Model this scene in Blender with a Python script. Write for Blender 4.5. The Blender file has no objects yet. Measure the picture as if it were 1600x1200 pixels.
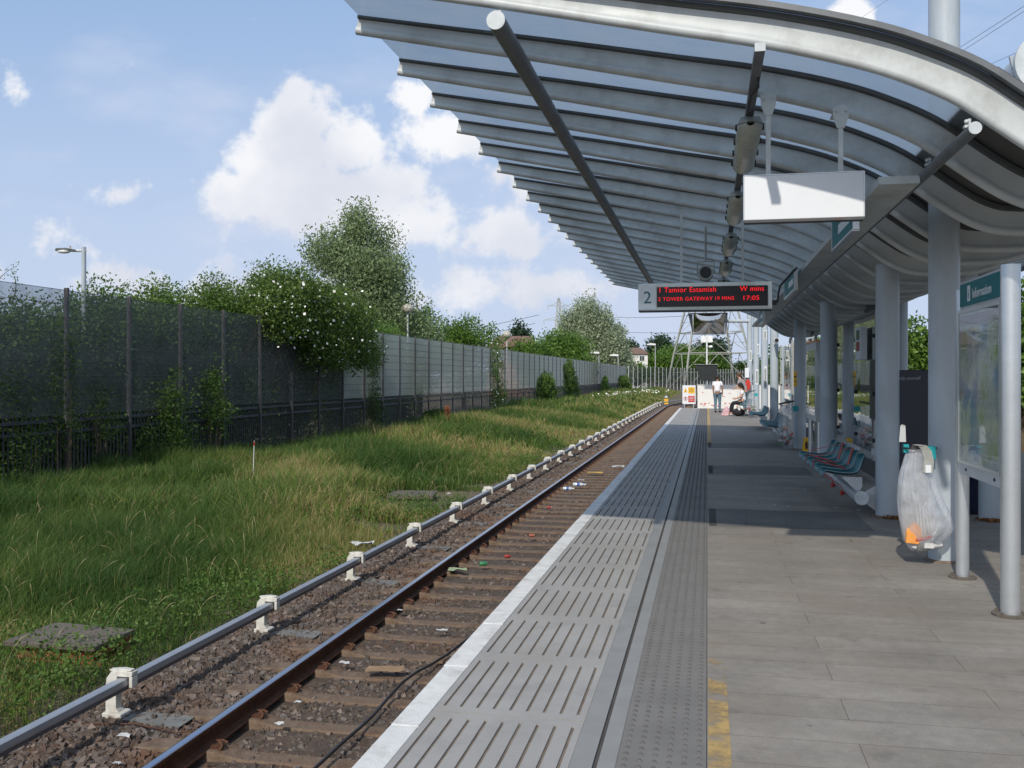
import bpy, bmesh, math, random
import numpy as np
from mathutils import Vector, Matrix
random.seed(7); rng=np.random.default_rng(7)
S=bpy.context.scene; COL=S.collection; R=math.radians; PI=math.pi
# ---------------------------------------------------------------- camera
YAW=math.atan(305/1500)
cam=bpy.data.cameras.new('camera'); camo=bpy.data.objects.new('camera',cam); COL.objects.link(camo)
cam.sensor_width=36; cam.lens=1500/1600*36; cam.shift_y=-10/1600
cam.clip_start=0.05; cam.clip_end=5000
camo.location=(0,0,1.6); camo.rotation_euler=(R(90),0,YAW)
S.camera=camo
S.view_settings.view_transform='Standard'; S.view_settings.look='None'; S.view_settings.gamma=1
S.view_settings.exposure=0.0
S.render.resolution_x=1024; S.render.resolution_y=768
# ---------------------------------------------------------------- sun and sky
SD=Vector((0.17,1.0,-0.84)).normalized()          # the way the light travels
SUN_EL=math.asin(-SD.z); SUN_AZ=math.atan2(-SD.x,-SD.y)
sl=bpy.data.lights.new('sun','SUN'); sl.energy=3.5; sl.angle=R(0.9); sl.color=(1.0,0.93,0.82)
so=bpy.data.objects.new('sun',sl); COL.objects.link(so); so.rotation_euler=SD.to_track_quat('-Z','Y').to_euler(); so.location=(-20,-60,60)
world=bpy.data.worlds.new('World'); S.world=world; world.use_nodes=True
def build_world():
    nt=world.node_tree; N=nt.nodes; L=nt.links; N.clear()
    out=N.new('ShaderNodeOutputWorld'); bg=N.new('ShaderNodeBackground'); bg.inputs[1].default_value=0.12
    sky=N.new('ShaderNodeTexSky'); sky.sky_type='NISHITA'; sky.sun_disc=False
    sky.sun_elevation=SUN_EL; sky.sun_rotation=SUN_AZ; sky.altitude=20; sky.air_density=1.0; sky.dust_density=1.0; sky.ozone_density=2.0
    tc=N.new('ShaderNodeTexCoord')
    def M(op,a,b=None,c=None):
        n=N.new('ShaderNodeMath'); n.operation=op
        for i,v in enumerate((a,b,c)):
            if v is None: continue
            if isinstance(v,(int,float)): n.inputs[i].default_value=v
            else: L.new(v,n.inputs[i])
        return n.outputs[0]
    def dot(v):
        n=N.new('ShaderNodeVectorMath'); n.operation='DOT_PRODUCT'; L.new(tc.outputs['Generated'],n.inputs[0]); n.inputs[1].default_value=v
        return n.outputs['Value']
    f=M('MAXIMUM',dot((-math.sin(YAW),math.cos(YAW),0)),0.08)
    u=M('DIVIDE',dot((math.cos(YAW),math.sin(YAW),0)),f); v=M('DIVIDE',dot((0,0,1)),f)
    # sky-wide cloud field (direction based)
    cb=N.new('ShaderNodeCombineXYZ'); L.new(u,cb.inputs[0]); L.new(v,cb.inputs[1])
    def noise(scale,detail,rough,vec=None,sy=1.0,off=0.0,dist=0.0):
        mp=N.new('ShaderNodeMapping'); mp.inputs['Scale'].default_value=(1,sy,1); mp.inputs['Location'].default_value=(off,off*0.7,0)
        L.new(vec or cb.outputs[0],mp.inputs[0])
        n=N.new('ShaderNodeTexNoise'); n.inputs['Scale'].default_value=scale; n.inputs['Detail'].default_value=detail; n.inputs['Roughness'].default_value=rough; n.inputs['Distortion'].default_value=dist
        L.new(mp.outputs[0],n.inputs['Vector']); return n.outputs[0]
    n1=noise(11,9,0.62); n2=noise(4,6,0.55,sy=2.4,off=3.1); n3=noise(22,5,0.6,off=1.7)
    # cumulus heads: (u, v, ru, rv, strength)
    heads=[(-.225,.25,.055,.06,1.15),(-.20,.19,.12,.045,1.1),(-.29,.19,.055,.04,.95),(-.222,.295,.03,.03,.85),(-.265,.225,.04,.04,1.05),(-.175,.24,.045,.045,1.05),
           (-.10,.155,.09,.04,.95),(-.06,.255,.06,.035,.95),(-.10,.29,.03,.03,.8),(.02,.205,.07,.035,.8),(-.02,.15,.11,.04,.75),
           (.355,.375,.028,.026,1.1),(-.43,.195,.055,.022,.65),(-.52,.30,.03,.028,.7),(-.545,.33,.05,.02,.4),(-.40,.10,.11,.04,.6),
           (-.27,.08,.16,.05,.7),(-.01,.095,.2,.035,.7),(.04,.37,.03,.02,.5),(-.26,.38,.03,.015,.4),(-.5,.12,.1,.05,.45),(.75,.28,.2,.08,1.0),(-.95,.3,.2,.1,1.0),(1.3,.4,.3,.12,1.0)]
    tot=None
    for (cu,cv,ru,rv,st) in heads:
        if st<=0: continue
        a=M('DIVIDE',M('SUBTRACT',u,cu),ru); b=M('DIVIDE',M('SUBTRACT',v,cv),rv)
        d=M('ADD',M('MULTIPLY',a,a),M('MULTIPLY',b,b))
        e=M('MULTIPLY',M('POWER',2.718,M('MULTIPLY',d,-1.0)),st)
        tot=e if tot is None else M('MAXIMUM',tot,e)
    dens=M('ADD',tot,M('MULTIPLY',M('SUBTRACT',n1,0.5),1.9))
    dens=M('ADD',dens,M('MULTIPLY',M('SUBTRACT',n3,0.5),1.0))
    def ss(x,lo,hi):
        n=N.new('ShaderNodeMapRange'); n.interpolation_type='SMOOTHSTEP'; n.inputs[1].default_value=lo; n.inputs[2].default_value=hi
        L.new(x,n.inputs[0]); return n.outputs[0]
    mask=ss(dens,0.36,0.74)
    # flat hazy sheet low down and thin wisps
    low=M('MULTIPLY',ss(v,0.50,0.0),0.80)
    wis=M('MULTIPLY',ss(n2,0.47,0.72),0.42)
    veil=M('MINIMUM',M('ADD',low,wis),0.9)
    def mix(fac,a,b):
        n=N.new('ShaderNodeMix'); n.data_type='RGBA'
        if isinstance(fac,(int,float)): n.inputs[0].default_value=fac
        else: L.new(fac,n.inputs[0])
        for i,c in ((6,a),(7,b)):
            if isinstance(c,tuple): n.inputs[i].default_value=(*c,1)
            else: L.new(c,n.inputs[i])
        return n.outputs[2]
    k=1/0.12
    shade=ss(M('ADD',M('MULTIPLY',M('SUBTRACT',noise(7,4,.5,off=5.3),0.5),2.0),M('MULTIPLY',M('SUBTRACT',v,.2),2.0)),-0.35,0.35)
    ccol=mix(shade,(0.72*k,0.75*k,0.84*k),(0.95*k,0.96*k,0.99*k))
    g=mix(0.65,sky.outputs[0],(0.37*k,0.555*k,0.87*k))
    c=mix(veil,g,(0.60*k,0.68*k,0.86*k)); c=mix(mask,c,ccol)
    back=M('MULTIPLY',ss(dot((-math.sin(YAW),math.cos(YAW),0)),0.05,-0.35),0.38)  # sky behind the camera brightened, added to lift shaded surfaces
    c=mix(back,c,(0.98*k,0.99*k,1.02*k))
    L.new(c,bg.inputs[0]); L.new(bg.outputs[0],out.inputs[0])
build_world()
# ---------------------------------------------------------------- helpers
def mat(name,col,rough=0.6,metal=0.0,var=0.18,scale=6.0,bump=0.0,bscale=40.0,spec=0.5,emit=None,dirt=None,dscale=2.0,damt=0.5,stretch=None):
    m=bpy.data.materials.new(name); m.use_nodes=True; nt=m.node_tree; N=nt.nodes; L=nt.links
    b=N['Principled BSDF']; b.inputs['Roughness'].default_value=rough; b.inputs['Metallic'].default_value=metal; b.inputs['Specular IOR Level'].default_value=spec
    tc=N.new('ShaderNodeTexCoord'); src=tc.outputs['Object']
    if stretch:
        mp=N.new('ShaderNodeMapping'); mp.inputs['Scale'].default_value=stretch; L.new(src,mp.inputs[0]); src=mp.outputs[0]
    n=N.new('ShaderNodeTexNoise'); n.inputs['Scale'].default_value=scale; n.inputs['Detail'].default_value=8; n.inputs['Roughness'].default_value=0.65; L.new(src,n.inputs['Vector'])
    cr=N.new('ShaderNodeValToRGB'); e=cr.color_ramp.elements
    e[0].position=0.3; e[1].position=0.7
    e[0].color=(*[c*(1-var) for c in col],1); e[1].color=(*[min(1,c*(1+var)) for c in col],1)
    L.new(n.outputs[0],cr.inputs[0]); c=cr.outputs[0]
    if dirt:
        n2=N.new('ShaderNodeTexNoise'); n2.inputs['Scale'].default_value=dscale; n2.inputs['Detail'].default_value=9; n2.inputs['Roughness'].default_value=0.7; L.new(src,n2.inputs['Vector'])
        mr=N.new('ShaderNodeMapRange'); mr.inputs[1].default_value=0.5; mr.inputs[2].default_value=0.68; mr.inputs[4].default_value=damt; L.new(n2.outputs[0],mr.inputs[0])
        mx=N.new('ShaderNodeMix'); mx.data_type='RGBA'; L.new(mr.outputs[0],mx.inputs[0]); L.new(c,mx.inputs[6]); mx.inputs[7].default_value=(*dirt,1); c=mx.outputs[2]
    L.new(c,b.inputs['Base Color'])
    if bump:
        n3=N.new('ShaderNodeTexNoise'); n3.inputs['Scale'].default_value=bscale; n3.inputs['Detail'].default_value=6; L.new(src,n3.inputs['Vector'])
        bp=N.new('ShaderNodeBump'); bp.inputs['Strength'].default_value=bump; bp.inputs['Distance'].default_value=0.02; L.new(n3.outputs[0],bp.inputs['Height']); L.new(bp.outputs[0],b.inputs['Normal'])
    if emit:
        b.inputs['Emission Color'].default_value=(*col,1); b.inputs['Emission Strength'].default_value=emit
    return m
def tag(o,label=None,cat=None,group=None,kind=None):
    if label: o['label']=label
    if cat: o['category']=cat
    if group: o['group']=group
    if kind: o['kind']=kind
    return o
def thing(name,label,cat,loc=(0,0,0),rz=0,group=None):
    o=bpy.data.objects.new(name,None); COL.objects.link(o); o.location=loc; o.rotation_euler=(0,0,rz); o.empty_display_size=.2
    return tag(o,label,cat,group)
def link_mesh(name,me,m,parent=None):
    o=bpy.data.objects.new(name,me); COL.objects.link(o)
    if m:
        for mm in (m if isinstance(m,(list,tuple)) else [m]): me.materials.append(mm)
    if parent: o.parent=parent
    return o
class MB:
    def __init__(s): s.v=[]; s.f=[]; s.s=[]; s.mi=[]; s.cur=0
    def add(s,vs,fs,smooth=False):
        o=len(s.v); s.v+= [tuple(p) for p in vs]
        for f in fs: s.f.append([i+o for i in f]); s.s.append(smooth); s.mi.append(s.cur)
        return s
    def box(s,x0,x1,y0,y1,z0,z1):
        return s.add([(x0,y0,z0),(x1,y0,z0),(x1,y1,z0),(x0,y1,z0),(x0,y0,z1),(x1,y0,z1),(x1,y1,z1),(x0,y1,z1)],[(0,3,2,1),(4,5,6,7),(0,1,5,4),(1,2,6,5),(2,3,7,6),(3,0,4,7)])
    def bar(s,a,b,w,h=None,up=(0,0,1)):
        h=h or w; a=Vector(a); b=Vector(b); d=(b-a).normalized(); up=Vector(up)
        if abs(d.dot(up))>.98: up=Vector((1,0,0))
        x=d.cross(up).normalized()*(w/2); y=x.cross(d).normalized()*(h/2)
        vs=[p+i*x+j*y for p in (a,b) for i,j in ((-1,-1),(1,-1),(1,1),(-1,1))]
        return s.add(vs,[(0,1,2,3),(7,6,5,4),(0,4,5,1),(1,5,6,2),(2,6,7,3),(3,7,4,0)])
    def tube(s,pts,r,n=12,caps=True):
        pts=[Vector(p) for p in pts]; k=len(pts); rs=r if isinstance(r,(list,tuple)) else [r]*k
        vs=[]; fs=[]; x=None
        for i,p in enumerate(pts):
            d=(pts[min(i+1,k-1)]-pts[max(i-1,0)]).normalized()
            if x is None:
                up=Vector((0,0,1)) if abs(d.z)<.9 else Vector((1,0,0)); x=d.cross(up).normalized()
            else: x=(x-d*x.dot(d)).normalized()
            y=d.cross(x)
            for j in range(n):
                t=2*PI*j/n; vs.append(p+(x*math.cos(t)+y*math.sin(t))*rs[i])
        for i in range(k-1):
            for j in range(n):
                a=i*n+j; b=i*n+(j+1)%n; fs.append((a,b,b+n,a+n))
        s.add(vs,fs,True)
        if caps:
            s.add(vs[:n],[tuple(range(n))[::-1]]); s.add(vs[-n:],[tuple(range(n))])
        return s
    def prism(s,poly,axis,a,b):
        # poly in the two other axes, extruded along axis from a to b
        def P(p,t): return {'x':(t,p[0],p[1]),'y':(p[0],t,p[1]),'z':(p[0],p[1],t)}[axis]
        n=len(poly); vs=[P(p,a) for p in poly]+[P(p,b) for p in poly]
        return s.add(vs,[tuple(range(n))[::-1],tuple(range(n,2*n))]+[(i,(i+1)%n,n+(i+1)%n,n+i) for i in range(n)])
    def sphere(s,c,r,n=12,m=8,sc=(1,1,1)):
        vs=[];fs=[]
        for i in range(m+1):
            for j in range(n):
                a=PI*i/m; t=2*PI*j/n; vs.append((c[0]+r*sc[0]*math.sin(a)*math.cos(t),c[1]+r*sc[1]*math.sin(a)*math.sin(t),c[2]+r*sc[2]*math.cos(a)))
        for i in range(m):
            for j in range(n): fs.append((i*n+j,(i+1)*n+j,(i+1)*n+(j+1)%n,i*n+(j+1)%n))
        return s.add(vs,fs,True)
    def lathe(s,prof,c=(0,0,0),n=20):
        vs=[];fs=[]
        for (r,z) in prof:
            for j in range(n): t=2*PI*j/n; vs.append((c[0]+r*math.cos(t),c[1]+r*math.sin(t),c[2]+z))
        for i in range(len(prof)-1):
            for j in range(n): fs.append((i*n+j,i*n+(j+1)%n,(i+1)*n+(j+1)%n,(i+1)*n+j))
        return s.add(vs,fs,True)
    def build(s,name,m,parent=None,bevel=0,fix=False):
        me=bpy.data.meshes.new(name); me.from_pydata(s.v,[],s.f); me.polygons.foreach_set('use_smooth',s.s)
        if any(s.mi): me.polygons.foreach_set('material_index',s.mi)
        if fix:
            bm=bmesh.new(); bm.from_mesh(me); bmesh.ops.remove_doubles(bm,verts=bm.verts,dist=1e-5); bmesh.ops.recalc_face_normals(bm,faces=bm.faces); bm.to_mesh(me); bm.free()
        me.update(); o=link_mesh(name,me,m,parent)
        if bevel:
            md=o.modifiers.new('b','BEVEL'); md.width=bevel; md.segments=2; md.limit_method='ANGLE'
        return o
def copy_tree(o,parent=None):
    c=o.copy(); COL.objects.link(c)
    if parent: c.parent=parent
    for ch in list(o.children): copy_tree(ch,c)
    return c
def npmesh(name,V,F,m,parent=None,tint=None,smooth=False):
    # V (n,3) array, F (k,4) quads
    me=bpy.data.meshes.new(name); k=len(F)
    me.vertices.add(len(V)); me.vertices.foreach_set('co',np.asarray(V,dtype=np.float32).ravel())
    me.loops.add(k*4); me.loops.foreach_set('vertex_index',np.asarray(F,dtype=np.int32).ravel())
    me.polygons.add(k); me.polygons.foreach_set('loop_start',np.arange(k,dtype=np.int32)*4); me.polygons.foreach_set('loop_total',np.full(k,4,dtype=np.int32))
    me.polygons.foreach_set('use_smooth',np.full(k,smooth))
    me.update(calc_edges=True); me.validate()
    if tint is not None:
        at=me.attributes.new('tint','FLOAT','FACE'); at.data.foreach_set('value',np.asarray(tint,dtype=np.float32))
    return link_mesh(name,me,m,parent)
def W(px,depth):
    "ground point seen px pixels across (1600 wide) at a distance along the view"
    c=(px-800)/1500*depth; ca,sa=math.cos(YAW),math.sin(YAW)
    return (c*ca-depth*sa, depth*ca+c*sa)
def ZY(py,depth): return 1.6-(py-590)/1500*depth
def text(body,size,m,parent,name,loc,rot=(R(90),0,0),align='LEFT',sx=1.0,depth=0.0015,space=1.0):
    cu=bpy.data.curves.new('t','FONT'); cu.body=body; cu.size=size; cu.extrude=depth; cu.align_x=align; cu.space_character=space; cu.resolution_u=3
    t=bpy.data.objects.new('t',cu); COL.objects.link(t); dg=bpy.context.evaluated_depsgraph_get(); dg.update()
    me=bpy.data.meshes.new_from_object(t.evaluated_get(dg)); COL.objects.unlink(t); bpy.data.objects.remove(t)
    o=link_mesh(name,me,m,parent); me.materials.clear(); me.materials.append(m); o.location=loc; o.rotation_euler=rot; o.scale=(sx,1,1); return o
# ---------------------------------------------------------------- materials
M={}
M['steel']=mat('painted_steel',(0.40,0.45,0.49),0.42,0.0,0.10,3,0.08,30,dirt=(0.22,0.22,0.2),dscale=1.3,damt=0.45,stretch=(1,1,.35))
M['rib']=mat('canopy_paint',(0.50,0.535,0.54),0.45,0.0,0.10,3,0.03,20,dirt=(0.27,0.27,0.25),dscale=1.6,damt=0.6)
M['tube']=mat('dark_tube',(0.13,0.14,0.15),0.45,0.2,0.2,5)
M['tubecap']=mat('tube_cap',(0.50,0.54,0.56),0.4)
M['darkpanel']=mat('roof_panel',(0.07,0.068,0.065),0.6,0,0.2,2,dirt=(0.05,0.05,0.045),damt=.6)
M['alu']=mat('satin_aluminium',(0.62,0.65,0.67),0.32,0.75,0.06,9,0.03,60)
M['whitep']=mat('white_paint',(0.70,0.73,0.76),0.45,0,0.04,4,dirt=(0.6,0.6,0.58),damt=.3)
M['hoard']=mat('hoarding_white',(0.72,0.71,0.69),0.6,0,0.05,2,dirt=(0.55,0.5,0.45),damt=.4)
M['black']=mat('black_plastic',(0.015,0.015,0.018),0.4)
M['dark']=mat('dark_housing',(0.05,0.055,0.055),0.5)
M['teal']=mat('teal_plastic',(0.008,0.13,0.155),0.55,0,0.15,10,dirt=(0.02,0.06,0.07),dscale=6,damt=.5)
M['tealsign']=mat('teal_sign',(0.012,0.16,0.18),0.5,0,0.05,2,spec=.2)
M['tealclip']=mat('teal_clip',(0.01,0.30,0.33),0.4)
M['red']=mat('red_paint',(0.50,0.035,0.02),0.45)
M['yellow']=mat('yellow_paint',(0.75,0.42,0.02),0.5)
M['orange']=mat('orange_card',(0.75,0.30,0.06),0.6)
M['navy']=mat('navy_panel',(0.008,0.012,0.035),0.35,0,0.1,2)
M['greyplate']=mat('pale_grey_plate',(0.50,0.52,0.53),0.5,0,0.05,4)
M['brick']=mat('old_brick',(0.33,0.085,0.035),0.85,0,0.35,9,0.6,30,dirt=(0.12,0.09,0.07),damt=.6)
M['slab']=mat('concrete_slab',(0.115,0.098,0.078),0.9,0,0.25,6,0.5,40,dirt=(0.06,0.055,0.045),damt=.7)
M['rust']=mat('rusty_steel',(0.10,0.042,0.022),0.75,0.2,0.4,12,0.4,60,dirt=(0.035,0.02,0.015),dscale=8,damt=.7)
M['railtop']=mat('polished_rail_head',(0.42,0.44,0.50),0.24,1.0,0.06,3)
M['sleeper']=mat('sleeper_concrete',(0.155,0.108,0.074),0.9,0,0.3,7,0.5,50,dirt=(0.085,0.04,0.02),dscale=4,damt=.75)
M['whiteplastic']=mat('cream_plastic',(0.58,0.57,0.52),0.5,0,0.10,9,dirt=(0.24,0.19,0.14),dscale=7,damt=.6)
M['condrail']=mat('conductor_aluminium',(0.40,0.41,0.43),0.45,0.6,0.06,4)
M['condside']=mat('conductor_shroud',(0.12,0.13,0.15),0.45,0.3,0.1,4)
M['shoe']=mat('grey_bracket_foot',(0.16,0.16,0.15),0.8,0,0.2,8)
M['fencepost']=mat('fence_post_steel',(0.075,0.08,0.085),0.6,0.3,0.25,5,dirt=(0.10,0.05,0.03),dscale=6,damt=.5)
M['fencefar']=mat('sunlit_fence_post',(0.55,0.56,0.55),0.5,0.2,0.1,4)  # far posts made pale: the sun on them is put into the colour
M['pale']=mat('palisade_steel',(0.058,0.061,0.068),0.7,0.2,0.25,4)
M['lampwhite']=mat('lamp_housing_white',(0.75,0.76,0.76),0.35)
M['globe']=mat('globe_lamp',(0.42,0.40,0.33),0.35)
M['lens']=mat('lamp_lens',(0.42,0.44,0.39),0.25,0,0.15,14)
M['roofbrown']=mat('roof_tiles',(0.17,0.105,0.08),0.85,0,0.2,2,0.4,8)
M['wallcream']=mat('cream_wall',(0.62,0.55,0.45),0.8)
M['wallbrick']=mat('brick_wall',(0.36,0.20,0.12),0.85,0,0.2,3)
M['glassdark']=mat('window_glass',(0.03,0.035,0.04),0.1)
M['bark']=mat('bark',(0.10,0.075,0.05),0.9,0,0.3,8,0.5,20)
M['pylon']=mat('pylon_steel',(0.34,0.35,0.31),0.6,0.2,0.1,1)
M['wire']=mat('wire',(0.10,0.10,0.11),0.6)
M['cable']=mat('black_cable',(0.02,0.02,0.022),0.5)
M['skin']=mat('skin',(0.50,0.27,0.18),0.55,0,0.05)
M['skin_dark']=mat('skin_tanned',(0.30,0.16,0.10),0.55,0,0.05)
M['hair']=mat('dark_hair',(0.02,0.014,0.01),0.6)
M['hairbrown']=mat('brown_hair',(0.10,0.045,0.02),0.6)
M['cloth_white']=mat('white_cotton',(0.75,0.74,0.76),0.8)
M['denim']=mat('blue_denim',(0.10,0.17,0.22),0.85,0,0.2,12)
M['cloth_black']=mat('black_cloth',(0.012,0.012,0.015),0.85)
M['cloth_grey']=mat('grey_cotton',(0.28,0.28,0.28),0.85)
M['glazing']=None
def led(name,col,e):
    m=bpy.data.materials.new(name); m.use_nodes=True; b=m.node_tree.nodes['Principled BSDF']; b.inputs['Base Color'].default_value=(0.05,0,0,1)
    b.inputs['Emission Color'].default_value=(*col,1); b.inputs['Emission Strength'].default_value=e; return m
M['led']=led('red_led',(1.0,0.012,0.02),1.05)
def thin(name,tcol,fac,base,rough,gloss=0.08,nscale=3.0,trans=0.5,bump=0):
    "see-through sheet: clear part + diffuse/translucent dirt + a little gloss"
    m=bpy.data.materials.new(name); m.use_nodes=True; nt=m.node_tree; N=nt.nodes; L=nt.links; N.clear()
    o=N.new('ShaderNodeOutputMaterial'); t=N.new('ShaderNodeBsdfTransparent'); t.inputs[0].default_value=(*tcol,1)
    d=N.new('ShaderNodeBsdfDiffuse'); d.inputs[0].default_value=(*base,1); tr=N.new('ShaderNodeBsdfTranslucent'); tr.inputs[0].default_value=(*base,1)
    g=N.new('ShaderNodeBsdfGlossy'); g.inputs['Roughness'].default_value=rough; g.inputs[0].default_value=(.9,.9,.9,1)
    m1=N.new('ShaderNodeMixShader'); m1.inputs[0].default_value=trans; L.new(d.outputs[0],m1.inputs[1]); L.new(tr.outputs[0],m1.inputs[2])
    m2=N.new('ShaderNodeMixShader'); L.new(t.outputs[0],m2.inputs[1]); L.new(m1.outputs[0],m2.inputs[2])
    tc=N.new('ShaderNodeTexCoord'); n=N.new('ShaderNodeTexNoise'); n.inputs['Scale'].default_value=nscale; n.inputs['Detail'].default_value=7; L.new(tc.outputs['Object'],n.inputs['Vector'])
    mr=N.new('ShaderNodeMapRange'); mr.inputs[1].default_value=.3; mr.inputs[2].default_value=.7; mr.inputs[3].default_value=max(0,fac-.15); mr.inputs[4].default_value=min(1,fac+.15); L.new(n.outputs[0],mr.inputs[0]); L.new(mr.outputs[0],m2.inputs[0])
    if bump:
        nn=N.new('ShaderNodeTexNoise'); nn.inputs['Scale'].default_value=14; nn.inputs['Detail'].default_value=4; nn.inputs['Distortion'].default_value=1.2; mp=N.new('ShaderNodeMapping'); mp.inputs['Scale'].default_value=(1.6,1.6,.45); L.new(tc.outputs['Object'],mp.inputs[0]); L.new(mp.outputs[0],nn.inputs['Vector'])
        bp=N.new('ShaderNodeBump'); bp.inputs['Strength'].default_value=bump; bp.inputs['Distance'].default_value=.03; L.new(nn.outputs[0],bp.inputs['Height'])
        for q in (g,d,tr): L.new(bp.outputs[0],q.inputs['Normal'])
    m3=N.new('ShaderNodeMixShader'); m3.inputs[0].default_value=gloss; L.new(m2.outputs[0],m3.inputs[1]); L.new(g.outputs[0],m3.inputs[2]); L.new(m3.outputs[0],o.inputs[0]); return m
M['glazing']=thin('canopy_glazing',(0.52,0.60,0.70),0.60,(0.58,0.64,0.68),0.15,0.04,2.0,.75)
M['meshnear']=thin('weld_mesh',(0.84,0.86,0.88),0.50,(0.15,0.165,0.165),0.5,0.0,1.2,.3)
M['meshfar']=thin('weld_mesh_backlit',(0.9,0.9,0.9),0.70,(0.55,0.58,0.55),0.5,0.0,0.35,.6)  # same mesh as the near bays; backlight put into the paler colour
M['meshmid']=thin('weld_mesh_bend',(0.9,0.9,0.9),0.42,(0.10,0.11,0.11),0.5,0.0,0.5,.5)
M['bag']=thin('clear_bag',(0.95,0.96,0.97),0.46,(0.86,0.87,0.89),0.12,0.16,9.0,.5,bump=.5)
M['boardglass']=thin('board_glazing',(0.9,0.93,0.93),0.06,(0.5,0.5,0.5),0.03,0.15,3.0,.1)
def mirror(name,col,rough):
    m=bpy.data.materials.new(name); m.use_nodes=True; nt=m.node_tree; b=nt.nodes['Principled BSDF']; b.inputs['Base Color'].default_value=(*col,1); b.inputs['Metallic'].default_value=1; b.inputs['Roughness'].default_value=rough
    tc=nt.nodes.new('ShaderNodeTexCoord'); n=nt.nodes.new('ShaderNodeTexNoise'); n.inputs['Scale'].default_value=1.4; n.inputs['Detail'].default_value=1.5; bp=nt.nodes.new('ShaderNodeBump'); bp.inputs['Strength'].default_value=.12; bp.inputs['Distance'].default_value=.03
    nt.links.new(tc.outputs['Object'],n.inputs['Vector']); nt.links.new(n.outputs[0],bp.inputs['Height']); nt.links.new(bp.outputs[0],b.inputs['Normal']); return m
M['mirror']=mirror('tinted_glass_screen',(0.50,0.53,0.53),0.03)
M['mirror2']=mirror('mirror_glass',(0.55,0.56,0.58),0.02)
def leafmat(name,c0,c1,c2=None,tr=0.35,rough=.5):
    m=bpy.data.materials.new(name); m.use_nodes=True; nt=m.node_tree; N=nt.nodes; L=nt.links; N.clear()
    o=N.new('ShaderNodeOutputMaterial'); a=N.new('ShaderNodeAttribute'); a.attribute_name='tint'
    cr=N.new('ShaderNodeValToRGB'); e=cr.color_ramp.elements; e[0].color=(*c0,1); e[1].color=(*c1,1); e[1].position=.9
    if c2: x=e.new(0.97); x.color=(*c2,1)
    L.new(a.outputs['Fac'],cr.inputs[0])
    d=N.new('ShaderNodeBsdfPrincipled'); d.inputs['Roughness'].default_value=rough; d.inputs['Specular IOR Level'].default_value=.3; L.new(cr.outputs[0],d.inputs['Base Color'])
    t=N.new('ShaderNodeBsdfTranslucent'); L.new(cr.outputs[0],t.inputs[0])
    mx=N.new('ShaderNodeMixShader'); mx.inputs[0].default_value=tr; L.new(d.outputs[0],mx.inputs[1]); L.new(t.outputs[0],mx.inputs[2]); L.new(mx.outputs[0],o.inputs[0]); return m
LM={'hedge':leafmat('leaf_hedge',(0.05,0.10,0.018),(0.15,0.25,0.045)),
    'rose':leafmat('leaf_rose',(0.045,0.085,0.016),(0.15,0.23,0.045)),
    'poplar':leafmat('leaf_poplar',(0.11,0.165,0.065),(0.28,0.36,0.18)),
    'willow':leafmat('leaf_willow',(0.20,0.26,0.15),(0.42,0.48,0.33)),
    'green':leafmat('leaf_green',(0.045,0.105,0.018),(0.15,0.26,0.04)),
    'dark':leafmat('leaf_dark',(0.020,0.045,0.022),(0.055,0.100,0.045)),
    'ivy':leafmat('leaf_ivy',(0.022,0.05,0.012),(0.08,0.135,0.028)),
    'grass':leafmat('grass_blades',(0.042,0.095,0.016),(0.21,0.285,0.055),(0.37,0.28,0.13),tr=.3,rough=.6),
    'dock':leafmat('dock_seed',(0.16,0.05,0.02),(0.34,0.13,0.05),tr=.1),
    'weed':leafmat('weed_leaves',(0.045,0.100,0.018),(0.12,0.20,0.035),tr=.3)}
M['petal']=mat('white_petals',(0.85,0.85,0.80),0.6,0,.03)
# ---------------------------------------------------------------- the setting: ground, platform, track
def ground_material():
    m=bpy.data.materials.new('earth'); m.use_nodes=True; nt=m.node_tree; N=nt.nodes; L=nt.links; b=N['Principled BSDF']; b.inputs['Roughness'].default_value=.95
    tc=N.new('ShaderNodeTexCoord')
    n=N.new('ShaderNodeTexNoise'); n.inputs['Scale'].default_value=.45; n.inputs['Detail'].default_value=10; n.inputs['Roughness'].default_value=.7; L.new(tc.outputs['Object'],n.inputs['Vector'])
    cr=N.new('ShaderNodeValToRGB'); e=cr.color_ramp.elements; e[0].position=.36; e[0].color=(.07,.075,.025,1); e[1].position=.6; e[1].color=(.15,.115,.075,1); x=e.new(.48); x.color=(.11,.09,.05,1)
    L.new(n.outputs[0],cr.inputs[0]); L.new(cr.outputs[0],b.inputs['Base Color'])
    n2=N.new('ShaderNodeTexNoise'); n2.inputs['Scale'].default_value=25; n2.inputs['Detail'].default_value=8; L.new(tc.outputs['Object'],n2.inputs['Vector'])
    bp=N.new('ShaderNodeBump'); bp.inputs['Distance'].default_value=.05; bp.inputs['Strength'].default_value=.8; L.new(n2.outputs[0],bp.inputs['Height']); L.new(bp.outputs[0],b.inputs['Normal']); return m
GZ=-1.22
xs=[-3000,-600,-200,-60,-30]+[-24+.6*i for i in range(34)]+[-3.4,0,10,30,80,300,3000]
ys=[-300,-40,-10]+[0+1.0*i for i in range(120)]+[130,160,220,400,1000,4000]
def gz(x,y):
    z=GZ
    if -23<x<-5.2 and y<125:
        z+= .06*math.sin(x*1.1+y*.23)+.05*math.sin(y*.61+x*.4)
        z+= .05*max(0,min(1,(-x-9)/5))
    if x>-5.0: z-=.10
    return z
V=[(x,y,gz(x,y)) for y in ys for x in xs]; nx=len(xs)
F=[(j*nx+i,j*nx+i+1,(j+1)*nx+i+1,(j+1)*nx+i) for j in range(len(ys)-1) for i in range(nx-1)]
g=MB(); g.add(V,F,True); tag(g.build('ground',ground_material()),kind='structure')

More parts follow.
